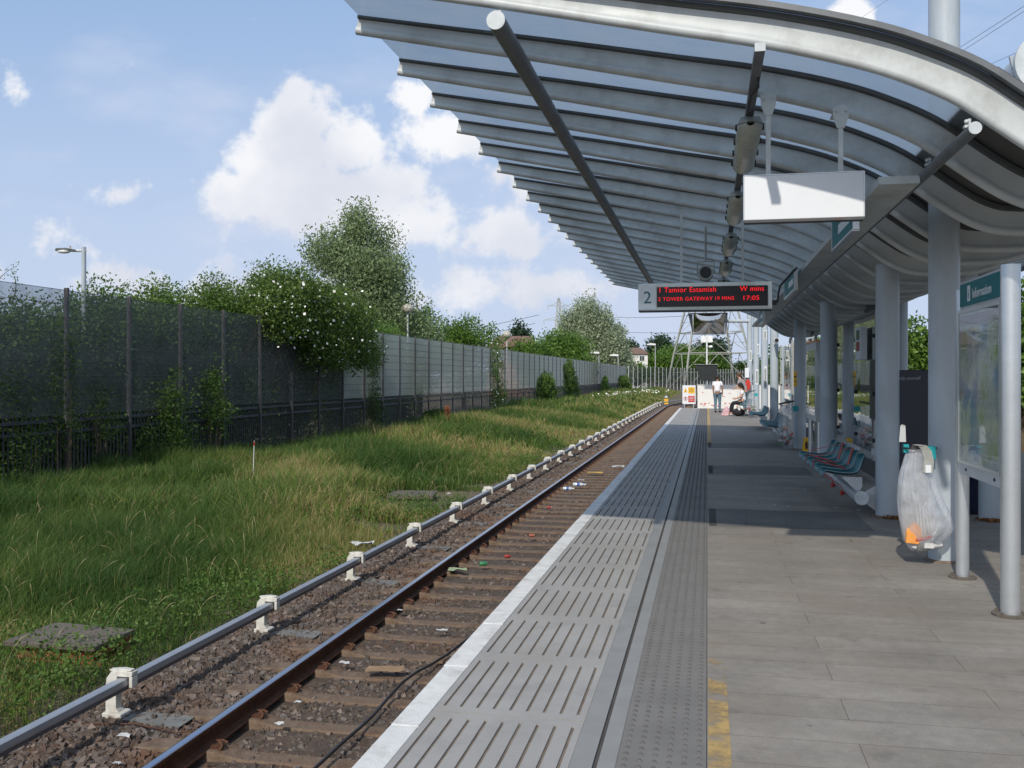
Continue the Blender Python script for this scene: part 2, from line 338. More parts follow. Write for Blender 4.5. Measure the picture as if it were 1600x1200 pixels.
X_EDGE=-1.42; XC=2.58; X_FAR=2*XC+1.42; PY0,PY1=-6.0,51.5
def paving_material():
    m=bpy.data.materials.new('platform_slabs'); m.use_nodes=True; nt=m.node_tree; N=nt.nodes; L=nt.links; b=N['Principled BSDF']; b.inputs['Roughness'].default_value=.82
    tc=N.new('ShaderNodeTexCoord'); mp=N.new('ShaderNodeMapping'); mp.inputs['Location'].default_value=(.82,-.21,0); L.new(tc.outputs['Object'],mp.inputs[0])
    br=N.new('ShaderNodeTexBrick'); br.inputs['Scale'].default_value=1; br.inputs['Brick Width'].default_value=1.47; br.inputs['Row Height'].default_value=.30; br.inputs['Mortar Size'].default_value=.0028; br.inputs['Mortar Smooth'].default_value=.1
    br.inputs['Color1'].default_value=(.215,.196,.170,1); br.inputs['Color2'].default_value=(.245,.226,.198,1); br.inputs['Mortar'].default_value=(.13,.11,.09,1); br.offset=.5; br.squash=1
    L.new(mp.outputs[0],br.inputs['Vector'])
    def nz(s,d=8,r=.65,vec=None):
        n=N.new('ShaderNodeTexNoise'); n.inputs['Scale'].default_value=s; n.inputs['Detail'].default_value=d; n.inputs['Roughness'].default_value=r; L.new(vec or tc.outputs['Object'],n.inputs['Vector']); return n.outputs[0]
    def mr(x,a,b_,c,d):
        n=N.new('ShaderNodeMapRange'); n.inputs[1].default_value=a; n.inputs[2].default_value=b_; n.inputs[3].default_value=c; n.inputs[4].default_value=d; L.new(x,n.inputs[0]); return n.outputs[0]
    def mul(c,f):
        n=N.new('ShaderNodeMix'); n.data_type='RGBA'; n.blend_type='MULTIPLY'; n.inputs[0].default_value=1; L.new(c,n.inputs[6]); L.new(f,n.inputs[7]); return n.outputs[2]
    c=br.outputs[0]
    st=N.new('ShaderNodeMapping'); st.inputs['Scale'].default_value=(.35,1.6,1); L.new(tc.outputs['Object'],st.inputs[0])
    for x in (mr(nz(1.1),.3,.7,.76,1.16),mr(nz(170,2),.25,.75,.66,1.36),mr(nz(16,7,.7),.3,.7,.86,1.12),mr(nz(2.2,9,.7,st.outputs[0]),.3,.7,.80,1.14)):
        c=mul(c,x)
    # dark spots (gum, drips)
    vo=N.new('ShaderNodeTexVoronoi'); vo.inputs['Scale'].default_value=2.4; L.new(tc.outputs['Object'],vo.inputs['Vector'])
    wn=mr(nz(9,3),.3,.7,-.03,.03); ad=N.new('ShaderNodeMath'); ad.operation='ADD'; L.new(vo.outputs['Distance'],ad.inputs[0]); L.new(wn,ad.inputs[1])
    c=mul(c,mr(ad.outputs[0],.035,.06,.5,1.0))
    vo2=N.new('ShaderNodeTexVoronoi'); vo2.inputs['Scale'].default_value=5.5; L.new(tc.outputs['Object'],vo2.inputs['Vector']); ad2=N.new('ShaderNodeMath'); ad2.operation='ADD'; L.new(vo2.outputs['Distance'],ad2.inputs[0]); L.new(mr(nz(30,3),.3,.7,-.02,.05),ad2.inputs[1]); c=mul(c,mr(ad2.outputs[0],.03,.05,.62,1.0))
    sn=mr(nz(3.3,6,.6),.60,.74,1.0,.62); c=mul(c,sn)
    mx=N.new('ShaderNodeMix'); mx.data_type='RGBA'; L.new(mr(nz(.8,5),.42,.66,0,.45),mx.inputs[0]); L.new(c,mx.inputs[6]); mx.inputs[7].default_value=(.225,.185,.145,1)
    L.new(mx.outputs[2],b.inputs['Base Color'])
    bp=N.new('ShaderNodeBump'); bp.inputs['Strength'].default_value=.35; bp.inputs['Distance'].default_value=.004; L.new(nz(300,3),bp.inputs['Height'])
    bp2=N.new('ShaderNodeBump'); bp2.inputs['Strength'].default_value=.6; bp2.inputs['Distance'].default_value=.004; bp2.invert=True; L.new(br.outputs['Fac'],bp2.inputs['Height']); L.new(bp.outputs[0],bp2.inputs['Normal'])
    L.new(bp2.outputs[0],b.inputs['Normal']); return m
M['paving']=paving_material()
M['coping']=mat('grooved_coping',(0.315,0.305,0.29),.85,0,.16,3,.35,300,dirt=(.21,.19,.165),dscale=1.5,damt=.6)
M['groove']=mat('groove_floor',(0.17,0.14,0.11),.95,0,.3,10)  # groove floor, browner and darker than the coping
M['edge']=mat('white_edge_paint',(0.62,0.62,0.60),.75,0,.10,9,.3,120,dirt=(.36,.34,.31),dscale=5,damt=.7)
M['tactile']=mat('tactile_paving',(0.165,0.158,0.148),.85,0,.12,4,.3,250,dirt=(.17,.155,.14),dscale=1.2,damt=.5)
M['strip']=mat('cover_strip',(0.26,0.26,0.25),.6,.15,.08,5,dirt=(.2,.19,.17),damt=.4)
M['cover']=mat('dark_cover_slab',(0.125,0.12,0.112),.85,0,.15,4,.2,200,dirt=(.13,.12,.1),damt=.5)
st=lambda o: tag(o,kind='structure')
p=MB(); p.box(0,X_FAR,PY0,PY1,-.10,0); st(p.build('platform',M['paving']))
p=MB(); p.box(X_EDGE+.06,X_FAR-.06,PY0,PY1-.02,GZ-.2,-.104); st(p.build('platform_wall',M['slab']))
p=MB(); y=PY0
while y<PY1-.1:
    p.box(X_EDGE-.015+random.uniform(-.004,.004),-1.30,y+.004,min(y+.93,PY1)-.004,-.10,.001+random.uniform(-.0015,.0015)); y+=.93
st(p.build('platform_edge',M['edge'],bevel=.004))
p=MB(); p.box(-1.298,-.56,PY0,PY1,-.10,-.008); st(p.build('coping_bed',M['groove']))
p=MB(); y=PY0+.22; ng=9; x0,x1=-1.296,-.560
gp=(x1-x0)/(ng+.0); gw=.015
while y<PY1-.2:
    y1=min(y+.924,PY1); 
    p.box(x0,x1,y,y+.075,-.0078,0); p.box(x0,x1,y1-.075,y1-.004,-.0078,0)
    for i in range(ng+1):
        a=x0 if i==0 else x0+gp*(i-.5)+gw/2; b=x1 if i==ng else x0+gp*(i+.5)-gw/2
        p.box(a,b,y+.075,y1-.075,-.0078,0)
    y+=.93
st(p.build('grooved_coping',M['coping']))
p=MB(); p.box(-.558,-.465,PY0,PY1,-.10,.002); p.box(-.445,-.372,PY0,PY1,-.10,.002); st(p.build('cover_strip',M['strip']))
p=MB(); p.box(-.465,-.445,PY0,PY1,-.10,-.010); st(p.build('drain_slot',mat('slot_floor',(.07,.065,.06),.9)))  # slot floor in a darker grey than the strips beside it
p=MB(); p.box(-.3715,-.003,PY0,PY1,-.10,-.001); st(p.build('tactile_paving',M['tactile']))
# blisters: a patterned strip of low studs
def studs():
    n=8; V=[];F=[]; k=0; base=[]
    ang=np.arange(n)*2*PI/n
    ring=np.stack([np.cos(ang),np.sin(ang)],1)
    proto=[]
    for r,z in ((.0125,-.001),(.0095,.0045),(.001,.0052)): proto.append(np.column_stack([ring*r,np.full(n,z)]))
    P=np.vstack(proto); f=[]
    for i in range(2):
        for j in range(n): f.append((i*n+j,i*n+(j+1)%n,(i+1)*n+(j+1)%n,(i+1)*n+j))
    f=np.array(f); pos=[]
    y=PY0+.03
    while y<PY1: 
        for i in range(6): pos.append((-.338+.0608*i,y))
        y+=.0667
    pos=np.array(pos); V=(P[None,:,:]+np.column_stack([pos,np.zeros(len(pos))])[:,None,:]).reshape(-1,3)
    F=(f[None]+(np.arange(len(pos))*len(P))[:,None,None]).reshape(-1,4)
    return V,F
V,F=studs(); M['stud']=mat('blister_studs',(0.105,0.10,0.092),.8,0,.2,5); st(npmesh('blister_studs',V,F,M['stud'],smooth=True))
def wornmat():
    m=mat('worn_yellow_paint',(0.46,0.31,0.115),.75,0,.15,5); nt=m.node_tree; N=nt.nodes; L=nt.links; b=N['Principled BSDF']
    tc=N.new('ShaderNodeTexCoord'); mp=N.new('ShaderNodeMapping'); mp.inputs['Scale'].default_value=(1.2,1.5,1); L.new(tc.outputs['Object'],mp.inputs[0])
    n=N.new('ShaderNodeTexNoise'); n.inputs['Scale'].default_value=3.2; n.inputs['Detail'].default_value=10; n.inputs['Roughness'].default_value=.75; L.new(mp.outputs[0],n.inputs['Vector'])
    # worn away in the walked-on stretch between 6 m and 25 m
    sp=N.new('ShaderNodeSeparateXYZ'); L.new(tc.outputs['Object'],sp.inputs[0])
    def MR(x,a,b_,c,d):
        k=N.new('ShaderNodeMapRange'); k.inputs[1].default_value=a;k.inputs[2].default_value=b_;k.inputs[3].default_value=c;k.inputs[4].default_value=d; L.new(x,k.inputs[0]); return k.outputs[0]
    def A(op,a,b_):
        k=N.new('ShaderNodeMath'); k.operation=op
        for i,v in enumerate((a,b_)):
            if isinstance(v,(float,int)): k.inputs[i].default_value=v
            else: L.new(v,k.inputs[i])
        return k.outputs[0]
    w=A('MINIMUM',MR(sp.outputs[1],4.2,7.6,.03,.34),MR(sp.outputs[1],21,27,.34,-.2))
    al=MR(A('SUBTRACT',n.outputs[0],w),.35,.52,0,.85); L.new(al,b.inputs['Alpha']); return m
p=MB(); p.add([(.004,PY0,.004),(.10,PY0,.004),(.10,PY1-.3,.004),(.004,PY1-.3,.004)],[(0,1,2,3)]); st(p.build('yellow_line',wornmat()))
for ya,yb in ((10.55,11.95),(16.3,17.8),(22.4,23.9)):
    p=MB()
    for i in range(4): p.box(.02+.425*i,.02+.425*i+.415,ya,yb,-.02,.004)
    st(p.build('duct_covers',M['cover']))
# ---------------------------------------------------------------- track
XR=-3.63-.035; XR2=XR+1.505; ZR=-1.0; XK=-4.62
CY=88.0; CR=95.0
def tp(x,y,z):
    "track coordinates: straight to CY, then a right hand bend"
    if y<=CY: return (x,y,z)
    s=(y-CY)/CR; r=CR-(x-XR); return (XR+CR-r*math.cos(s),CY+r*math.sin(s),z)
def ballast_mat():
    m=mat('ballast_fines',(0.078,0.058,0.044),.95,0,.4,9,.9,45,dirt=(.10,.043,.02),dscale=1.2,damt=.8); return m
M['ballast']=ballast_mat()
p=MB(); ysx=[-4+i*2 for i in range(47)]+[90+i*4 for i in range(20)]
prof=[(-5.45,-1.26),(-5.2,-1.19),(-4.75,-1.165),(-4.3,-1.175),(-3.95,-1.20),(-3.3,-1.205),(-2.3,-1.205),(-1.35,-1.20)]
V=[tp(x,y,z+.012*math.sin(y*1.7+x*3)) for y in ysx for (x,z) in prof]; n=len(prof)
F=[(j*n+i,j*n+i+1,(j+1)*n+i+1,(j+1)*n+i) for j in range(len(ysx)-1) for i in range(n-1)]
p.add(V,F,True); st(p.build('ballast_bed',M['ballast']))
def stones(name,areas,seed,m):
    r=np.random.default_rng(seed); Vs=[];Fs=[];T=[];off=0
    cube=np.array([(-1,-1,-1),(1,-1,-1),(1,1,-1),(-1,1,-1),(-1,-1,1),(1,-1,1),(1,1,1),(-1,1,1)],float)*.5
    f=np.array([(0,3,2,1),(4,5,6,7),(0,1,5,4),(1,2,6,5),(2,3,7,6),(3,0,4,7)])
    for (xa,xb,ya,yb,z,n,sz) in areas:
        P=cube[None]*(1+r.uniform(-.55,.25,(n,8,3)))
        P*= (sz*r.uniform(.5,1.25,(n,1,1)))*r.uniform(.6,1.2,(n,1,3))
        q=r.normal(size=(n,4)); q/=np.linalg.norm(q,axis=1)[:,None]; w,x,y,zz=q.T
        Rm=np.stack([1-2*(y*y+zz*zz),2*(x*y-zz*w),2*(x*zz+y*w),2*(x*y+zz*w),1-2*(x*x+zz*zz),2*(y*zz-x*w),2*(x*zz-y*w),2*(y*zz+x*w),1-2*(x*x+y*y)],1).reshape(-1,3,3)
        P=np.einsum('nij,nkj->nki',Rm,P)
        px=r.uniform(xa,xb,n); py=r.uniform(ya,yb,n); zz=np.interp(px,[a for a,_ in prof],[b for _,b in prof])+z+r.uniform(-.012,.018,n)
        P+=np.column_stack([px,py,zz])[:,None,:]
        Vs.append(P.reshape(-1,3)); Fs.append((f[None]+off+(np.arange(n)*8)[:,None,None]).reshape(-1,4)); off+=n*8
        T.append(np.repeat(r.uniform(0,1,n),6))
    return npmesh(name,np.vstack(Vs),np.vstack(Fs),m,tint=np.concatenate(T))
def stonemat():
    m=bpy.data.materials.new('ballast_stone'); m.use_nodes=True; nt=m.node_tree; N=nt.nodes; L=nt.links; b=N['Principled BSDF']; b.inputs['Roughness'].default_value=.9
    a=N.new('ShaderNodeAttribute'); a.attribute_name='tint'; cr=N.new('ShaderNodeValToRGB'); e=cr.color_ramp.elements
    e[0].color=(.055,.042,.034,1); e[1].color=(.21,.165,.135,1); x=e.new(.55); x.color=(.115,.085,.066,1); x=e.new(.8); x.color=(.11,.10,.097,1); L.new(a.outputs['Fac'],cr.inputs[0])
    tc=N.new('ShaderNodeTexCoord'); n=N.new('ShaderNodeTexNoise'); n.inputs['Scale'].default_value=.9; n.inputs['Detail'].default_value=6; L.new(tc.outputs['Object'],n.inputs['Vector'])
    mr=N.new('ShaderNodeMapRange'); mr.inputs[1].default_value=.5; mr.inputs[2].default_value=.7; mr.inputs[4].default_value=.6; L.new(n.outputs[0],mr.inputs[0])
    mx=N.new('ShaderNodeMix'); mx.data_type='RGBA'; L.new(mr.outputs[0],mx.inputs[0]); L.new(cr.outputs[0],mx.inputs[6]); mx.inputs[7].default_value=(.13,.06,.03,1); L.new(mx.outputs[2],b.inputs['Base Color']); return m
M['stone']=stonemat()
o=stones('ballast_stones',[(-5.35,-3.75,3.5,12,0,17000,.05),(-3.55,-1.5,3.5,12,-.022,15000,.046),(-5.4,-3.75,12,30,0,15000,.06),(-3.55,-1.5,12,30,-.028,15000,.05),(-5.4,-3.7,30,70,-.01,6000,.09),(-3.55,-1.5,30,60,-.04,4000,.08)],3,M['stone'])
tag(o,'brown grey ballast stones around the sleepers','ballast',kind='stuff')
# sleepers
def sleeper_proto():
    t=thing('sleeper','concrete sleeper half buried in the brown ballast','sleeper',group='sleepers under the rails')
    b=MB(); b.prism([(-.13,-.10),(.13,-.10),(.095,.0),(-.095,.0)],'x',0,.001)
    b=MB()
    secs=[(-1.28,.0,1),(-1.05,.015,1),(-.62,.015,1),(-.45,-.03,.85),(.45,-.03,.85),(.62,.015,1),(1.05,.015,1),(1.28,0,1)]
    vs=[];fs=[]
    for (x,z,w) in secs: vs+=[(x,-.135*w,-.12),(x,.135*w,-.12),(x,.10*w,z),(x,-.10*w,z)]
    for i in range(len(secs)-1):
        for j in range(4): fs.append((i*4+j,i*4+(j+1)%4,i*4+4+(j+1)%4,i*4+4+j))
    fs+=[(3,2,1,0),tuple(range(len(vs)-4,len(vs)))]; b.add(vs,fs)
    b.build('concrete_beam',M['sleeper'],t,bevel=.01)
    xm=(XR+XR2)/2
    for rx in (XR-xm,XR2-xm):
        for s in (-1,1):
            c=MB(); c.bar((rx+s*.075,-.03,.02),(rx+s*.155,-.03,.03),.05,.035); c.tube([(rx+s*.15,-.055,.01),(rx+s*.17,-.055,.05),(rx+s*.13,-.02,.065),(rx+s*.085,.02,.05),(rx+s*.12,.05,.045),(rx+s*.16,.05,.03)],.011,6)
            c.build('rail_clip',M['rust'],t)
    return t
sp0=sleeper_proto(); xm=(XR+XR2)/2; k=0; y=3.9
while y<95:
    o=sp0 if k==0 else copy_tree(sp0)
    q=tp(xm,y,-1.155); o.location=q
    if y>CY: o.rotation_euler=(0,0,-(y-CY)/CR)
    k+=1; y+=.6625
o=None
def rail(x,name,label):
    t=thing(name,label,'rail',(x,0,0))
    ys_=[-4]+list(np.arange(0,CY,8))+[CY+i*3 for i in range(28)]
    def sweep(poly):
        b=MB(); vs=[];fs=[]; n=len(poly)
        for y in ys_:
            for (dx,dz) in poly: q=tp(x+dx,y,ZR+dz); vs.append((q[0]-x,q[1],q[2]))
        for i in range(len(ys_)-1):
            for j in range(n): fs.append((i*n+j,(i+1)*n+j,(i+1)*n+(j+1)%n,i*n+(j+1)%n))
        b.add(vs,fs); return b
    sweep([(-.07,-.155),(.07,-.155),(.068,-.142),(.012,-.12),(.010,-.045),(.036,-.035),(.037,-.004),(-.037,-.004),(-.036,-.035),(-.010,-.045),(-.012,-.12),(-.068,-.142)]).build('rail_web',M['rust'],t)
    sweep([(-.034,-.010),(.034,-.010),(.032,.0),(.02,.004),(-.02,.004),(-.032,0)]).build('rail_head',M['railtop'],t)
rail(XR,'running_rail','rusty running rail with a bright worn top, beside the grass verge')
rail(XR2,'running_rail','rusty running rail low down against the platform wall')
# conductor rail and brackets
t=thing('conductor_rail','grey aluminium conductor rail carried on white brackets','conductor rail',(XK,0,0))
def ksweep(poly,name,m):
    ys_=[2]+list(np.arange(6,CY,8))+[CY+i*3 for i in range(28)]; b=MB(); vs=[];fs=[];n=len(poly)
    for y in ys_:
        for (dx,dz) in poly: q=tp(XK+dx,y,-.865+dz); vs.append((q[0]-XK,q[1],q[2]))
    for i in range(len(ys_)-1):
        for j in range(n): fs.append((i*n+j,(i+1)*n+j,(i+1)*n+(j+1)%n,i*n+(j+1)%n))
    b.add(vs,fs); return b.build(name,m,t)
ksweep([(-.045,-.015),(.045,-.015),(.048,.0),(.042,.036),(.03,.042),(-.03,.042),(-.042,.036),(-.048,0)],'rail_cap',M['condrail'])
ksweep([(-.036,-.018),(-.036,-.030),(-.026,-.036),(-.026,-.056),(.026,-.056),(.026,-.036),(.036,-.030),(.036,-.018)],'contact_rail',M['condside'])
def bracket():
    t=thing('rail_bracket','x','bracket')
    b=MB()
    # hooked plastic post: foot, stem, curved head over the rail
    b.prism([(-.155,-1.148),(.0,-1.148),(.01,-1.135),(.01,-1.115),(-.02,-1.105),(-.165,-1.105),(-.165,-1.135)],'y',-.075,.075)
    b.build('foot',M['whiteplastic'],t,bevel=.006)
    b=MB(); b.prism([(-.155,-1.106),(-.035,-1.106),(-.060,-1.07),(-.060,-.90),(-.052,-.87),(-.052,-.815),(.075,-.815),(.085,-.80),(.085,-.775),(.02,-.768),(-.06,-.768),(-.11,-.785),(-.145,-.83),(-.155,-.89)],'y',-.04,.04)
    b.prism([(.056,-.90),(.085,-.90),(.085,-.814),(.056,-.814)],'y',-.04,.04)
    b.prism([(-.13,-.765),(-.02,-.752),(.07,-.760),(.07,-.769),(-.02,-.769),(-.11,-.784)],'y',-.028,.028)
    b.build('hook',M['whiteplastic'],t,bevel=.006)
    b=MB(); b.add([(-.19,-.10,-1.15),(.10,-.10,-1.135),(.55,-.13,-1.15),(.55,.13,-1.15),(.10,.10,-1.135),(-.19,.10,-1.15),(-.16,-.09,-1.20),(.06,-.075,-1.20),(.42,-.11,-1.23),(.42,.11,-1.23),(.06,.075,-1.20),(-.16,.09,-1.20)],
        [(0,1,4,5),(1,2,3,4),(0,6,7,1),(1,7,8,2),(2,8,9,3),(3,9,10,4),(4,10,11,5),(5,11,6,0)]); b.build('base_plate',M['shoe'],t)
    return t
b0=bracket(); ordn=['nearest','second','third','fourth','fifth','sixth','seventh','eighth']
for k in range(34):
    o=b0 if k==0 else copy_tree(b0)
    yy=4.35+2.65*(k+1)-.0; q=tp(XK,yy,0); o.location=q
    if yy>CY: o.rotation_euler=(0,0,-(yy-CY)/CR)
    o['group']='white brackets holding the conductor rail'
    o['label']=('%s white hooked bracket from the camera under the conductor rail'%ordn[k]) if k<8 else 'small distant white bracket far along the conductor rail'
# cable between the rails
pts=[];yy=3.6
while yy<24:
    pts.append((-2.62-.25*math.sin(yy*.24+.9)-.06*math.sin(yy*1.7)+.011*(yy-4)*2,yy,-1.125+.018*math.sin(yy*4))); yy+=.35
tag(MB().tube(pts,.013,8).build('black_cable',M['cable']),'black cable snaking over the sleepers between the rails','cable')
pts=[(-5.2,6.9,-1.14),(-4.8,6.75,-1.13),(-4.4,6.8,-1.12),(-4.0,6.72,-1.13),(-3.75,6.85,-1.13)]
tag(MB().tube(pts,.006,6).build('rusty_wire',M['rust']),'thin rusty wire lying on the ballast before the first bracket','wire')
# ---------------------------------------------------------------- station canopy
RP=[(-2.72,4.31),(-2.0,4.155),(-1.2,3.985),(-.26,3.775),(.35,3.64),(.9,3.48),(1.2,3.36),(1.45,3.23),(1.65,3.08),(1.85,2.93),(2.02,2.82),(2.2,2.745),(2.38,2.72),(2.58,2.715)]
RP=RP+[(2*XC-x,z) for x,z in RP[-2::-1]]
def catmull(P,n=4):
    out=[]
    for i in range(len(P)-1):
        p0=P[max(i-1,0)];p1=P[i];p2=P[i+1];p3=P[min(i+2,len(P)-1)]
        for k in range(n):
            t=k/n; out.append(tuple(.5*((2*p1[a])+(-p0[a]+p2[a])*t+(2*p0[a]-5*p1[a]+4*p2[a]-p3[a])*t*t+(-p0[a]+3*p1[a]-3*p2[a]+p3[a])*t**3) for a in (0,1)))
    out.append(P[-1]); return out
PC=catmull(RP,4)
def rdepth(x): d=abs(x-XC)/(XC+2.72); return .225-.085*max(0,(d-.35)/.65)
def frames():
    fr=[]
    for i,(x,z) in enumerate(PC):
        a=PC[max(i-1,0)]; b=PC[min(i+1,len(PC)-1)]; t=Vector((b[0]-a[0],b[1]-a[1])).normalized(); fr.append((x,z,-t.y,t.x,rdepth(x)))
    return fr
FR=frames()
def rib_mesh():
    b=MB()
    # cross-section (dy, h) around the rib: fat bottom tube, slim concave web, top flange
    cs=[]
    for k in range(9): a=-PI*.75+ (PI*1.5)*k/8 -PI/2+PI/2; 
    rb=.034
    for k in range(10):
        a=R(125)+R(290)*k/9; cs.append((rb*math.cos(a),rb+rb*math.sin(a),0))
    cs+= [(.014,.35,1),(.012,.6,1),(.018,.84,1),(.05,.88,1),(.05,1.0,1),(-.05,1.0,1),(-.05,.88,1),(-.018,.84,1),(-.012,.6,1),(-.014,.35,1)]
    n=len(cs); vs=[];fs=[]
    for (x,z,nx_,nz_,d) in FR:
        for (dy,h,fr) in cs:
            hh=h*d if fr else h
            vs.append((x+nx_*hh,dy,z+nz_*hh))
    for i in range(len(FR)-1):
        for j in range(n): fs.append((i*n+j,i*n+(j+1)%n,(i+1)*n+(j+1)%n,(i+1)*n+j))
    b.add(vs,fs,True)
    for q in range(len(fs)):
        if 12<=q%n<=16: b.mi[q]=1  # top flange dark: glazing seal plus painted shade at the web top
    b.add(vs[:n],[tuple(range(n))]); b.add(vs[-n:],[tuple(range(n))[::-1]])
    return b
RY0,RS,RN=6.15,1.04,22
can=thing('canopy','long wave-shaped grey canopy of curved ribs and glazing over the platform','canopy',(XC,RY0,2.7))
cofs=Vector((XC,RY0,2.7))
rm=rib_mesh(); M['seal_shade']=mat('seal_and_shade',(.07,.075,.075),.7)
r0=rm.build('rib',[M['rib'],M['seal_shade']],can,fix=False)
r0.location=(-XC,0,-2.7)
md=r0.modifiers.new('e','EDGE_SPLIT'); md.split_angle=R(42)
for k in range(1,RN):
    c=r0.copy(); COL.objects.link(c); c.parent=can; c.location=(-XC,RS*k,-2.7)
YE=RY0+RS*(RN-1)
# glazing strips (outer wings) and solid panels (trough)
def sheet(x0,x1,lift,th,ya,yb,name,m):
    b=MB(); sel=[f for f in FR if x0-1e-6<=f[0]<=x1+1e-6]; vs=[];fs=[]
    for (x,z,a,c,d) in sel:
        for y in (ya,yb):
            for h in (lift,lift+th): vs.append((x+a*(d+h),y,z+c*(d+h)))
    n=len(sel)
    for i in range(n-1):
        o=i*4; fs+=[(o,o+4,o+6,o+2),(o+1,o+3,o+7,o+5),(o,o+1,o+5,o+4),(o+2,o+6,o+7,o+3)]
    fs+=[(0,2,3,1),((n-1)*4,(n-1)*4+1,(n-1)*4+3,(n-1)*4+2)]
    b.add(vs,fs); ob=b.build(name,m,can); ob.location=(-cofs.x,-cofs.y,-cofs.z); return ob
for k in range(RN-1):
    ya=RY0+RS*k+.012-(.09 if k==0 else 0); yb=RY0+RS*(k+1)-.012
    sheet(-2.8,1.66,.006,.008,ya,yb,'glazing_panel',M['glazing']); sheet(2*XC-1.66,2*XC+2.8,.006,.008,ya,yb,'glazing_panel',M['glazing'])
    sheet(1.50,2*XC-1.50,.016,.04,ya,yb,'roof_panel',M['darkpanel'])
sheet(-2.8,2*XC+2.8,.004,.035,RY0-.11,RY0-.046,'front_trim',M['tube'])
# two long purlin tubes per wing with clamps
def purlin(x,z,r,ya,yb):
    b=MB(); b.tube([(x,ya,z),(x,yb,z)],r,20,False); o=b.build('purlin_tube',M['tube'],can); o.location=tuple(-cofs)
    c=MB(); c.tube([(x,ya-.006,z),(x,ya+.004,z)],r*1.02,20); e=c.build('end_cap',M['tubecap'],o)
    for k in range(RN):
        y=RY0+RS*k
        if y<ya or y>yb: continue
        c=MB(); c.tube([(x,y-.0,z+r*.8),(x,y,z+r+.05)],.012,8); c.box(x-.03,x+.03,y-.02,y+.02,z+r-.004,z+r+.012); c.sphere((x-.02,y-.02,z+r+.03),.014,8,6); c.build('clamp',M['rib'],o)
for s in (0,1):
    fx=(lambda x:x) if s==0 else (lambda x:2*XC-x)
    purlin(fx(-1.33),3.895,.06,6.02,YE+.1); purlin(fx(1.53),3.055,.036,6.02,YE+.1)
# central longitudinal tube with pin lug above the roof
b=MB(); b.tube([(2.62,8.25,4.08),(2.62,YE,4.08)],.21,28,False); o=b.build('spine_tube',M['steel'],can); o.location=tuple(-cofs)
c=MB(); c.tube([(2.62,8.20,4.08),(2.62,8.26,4.08)],.245,32); c.build('end_cap',M['tubecap'],o)
c=MB(); c.prism([(2.36,4.16),(2.45,3.72),(2.52,3.64),(2.60,3.66),(2.80,3.95),(2.8,4.1)],'y',8.28,8.31); c.prism([(2.05,3.86),(2.45,3.86),(2.55,3.75),(2.75,3.1),(2.4,3.0),(2.30,3.4)],'y',8.33,8.36)
c.tube([(2.50,8.24,3.75),(2.50,8.40,3.75)],.035,14); c.build('pin_lug',M['steel'],o)
for yy in (12.5,17,22,27):
    c=MB(); c.prism([(2.45,4.0),(2.5,2.95),(2.74,2.95),(2.79,4.0)],'y',yy,yy+.03); c.build('hanger_plate',M['steel'],o)
# cable tray with the hanging line signs
b=MB(); b.box(1.22,1.50,7.35,YE-.6,3.00,3.055); o=b.build('cable_tray',M['rib'],can); o.location=tuple(-cofs)
for yy in (7.9,):
    pass
# ---------------------------------------------------------------- columns
def column(x,y,h,label,r=.128):
    t=thing('steel_column',label,'column',(x,y,0),group='round steel columns along the platform')
    b=MB(); b.tube([(0,0,0),(0,0,h)],r,28); b.build('shaft',M['steel'],t)
    b=MB(); b.lathe([(r+.03,-.0),(r+.03,.015),(r+.001,.02)],n=24); b.build('base_ring',M['rustbase'],t); return t
M['rustbase']=mat('rust_stain_base',(.16,.12,.09),.85,0,.4,10,dirt=(.25,.09,.02),dscale=9,damt=.9)
colA=column(2.03,8.98,6.4,'grey column beside the information board, with a clear rubbish bag on it')
colB=column(2.03,11.67,2.9,'grey column holding the near end of the first bench')
column(2.03,17.2,2.9,'grey column behind the far end of the first bench')
column(2.03,22.3,2.9,'grey column with a yellow strip sticker and a rubbish bag beside it')
column(2.03,30.7,5.6,'sunlit pale column nearest beyond the canopy end, with a camera on it')
column(2.03,35.8,5.4,'sunlit pale column second beyond the canopy end')
column(2.03,41.9,5.2,'sunlit pale column third beyond the canopy end')
column(2.03,48.2,5.0,'most distant pale column, carrying the mirror arm')
column(3.13,11.67,2.9,'grey column behind the poster case on the far side of the navy cabinet')
column(3.13,16.9,2.9,'rear grey column seen past the navy cabinet')
column(3.13,22.0,2.9,'rear grey column above the glass screen')
column(3.13,30.2,2.9,'rear dark column near the second glass screen')
# leaf litter at the feet of two columns
def leaf_litter(x,y,label,seed):
    r=np.random.default_rng(seed); n=160; c=np.column_stack([x+r.normal(0,.10,n),y-.10+r.normal(0,.035,n),r.uniform(.005,.035,n)])
    a=r.normal(size=(n,3)); a/=np.linalg.norm(a,axis=1)[:,None]; b_=np.cross(a,r.normal(size=(n,3))); b_/=np.linalg.norm(b_,axis=1)[:,None]; s=.018
    V=np.stack([c-a*s,c-b_*s*.6,c+a*s,c+b_*s*.6],1).reshape(-1,3); F=np.arange(n*4).reshape(-1,4)
    tag(npmesh('dead_leaves',V,F,M['orangeleaf'],tint=r.uniform(0,1,n)),label,'dead leaves',kind='stuff')
M['orangeleaf']=leafmat('dead_leaf',(.16,.06,.02),(.35,.17,.06),tr=.1)
leaf_litter(2.12,11.60,'dead brown leaves at the foot of the bench column',1); leaf_litter(3.13,11.60,'dead brown leaves at the foot of the column behind the poster case',2)
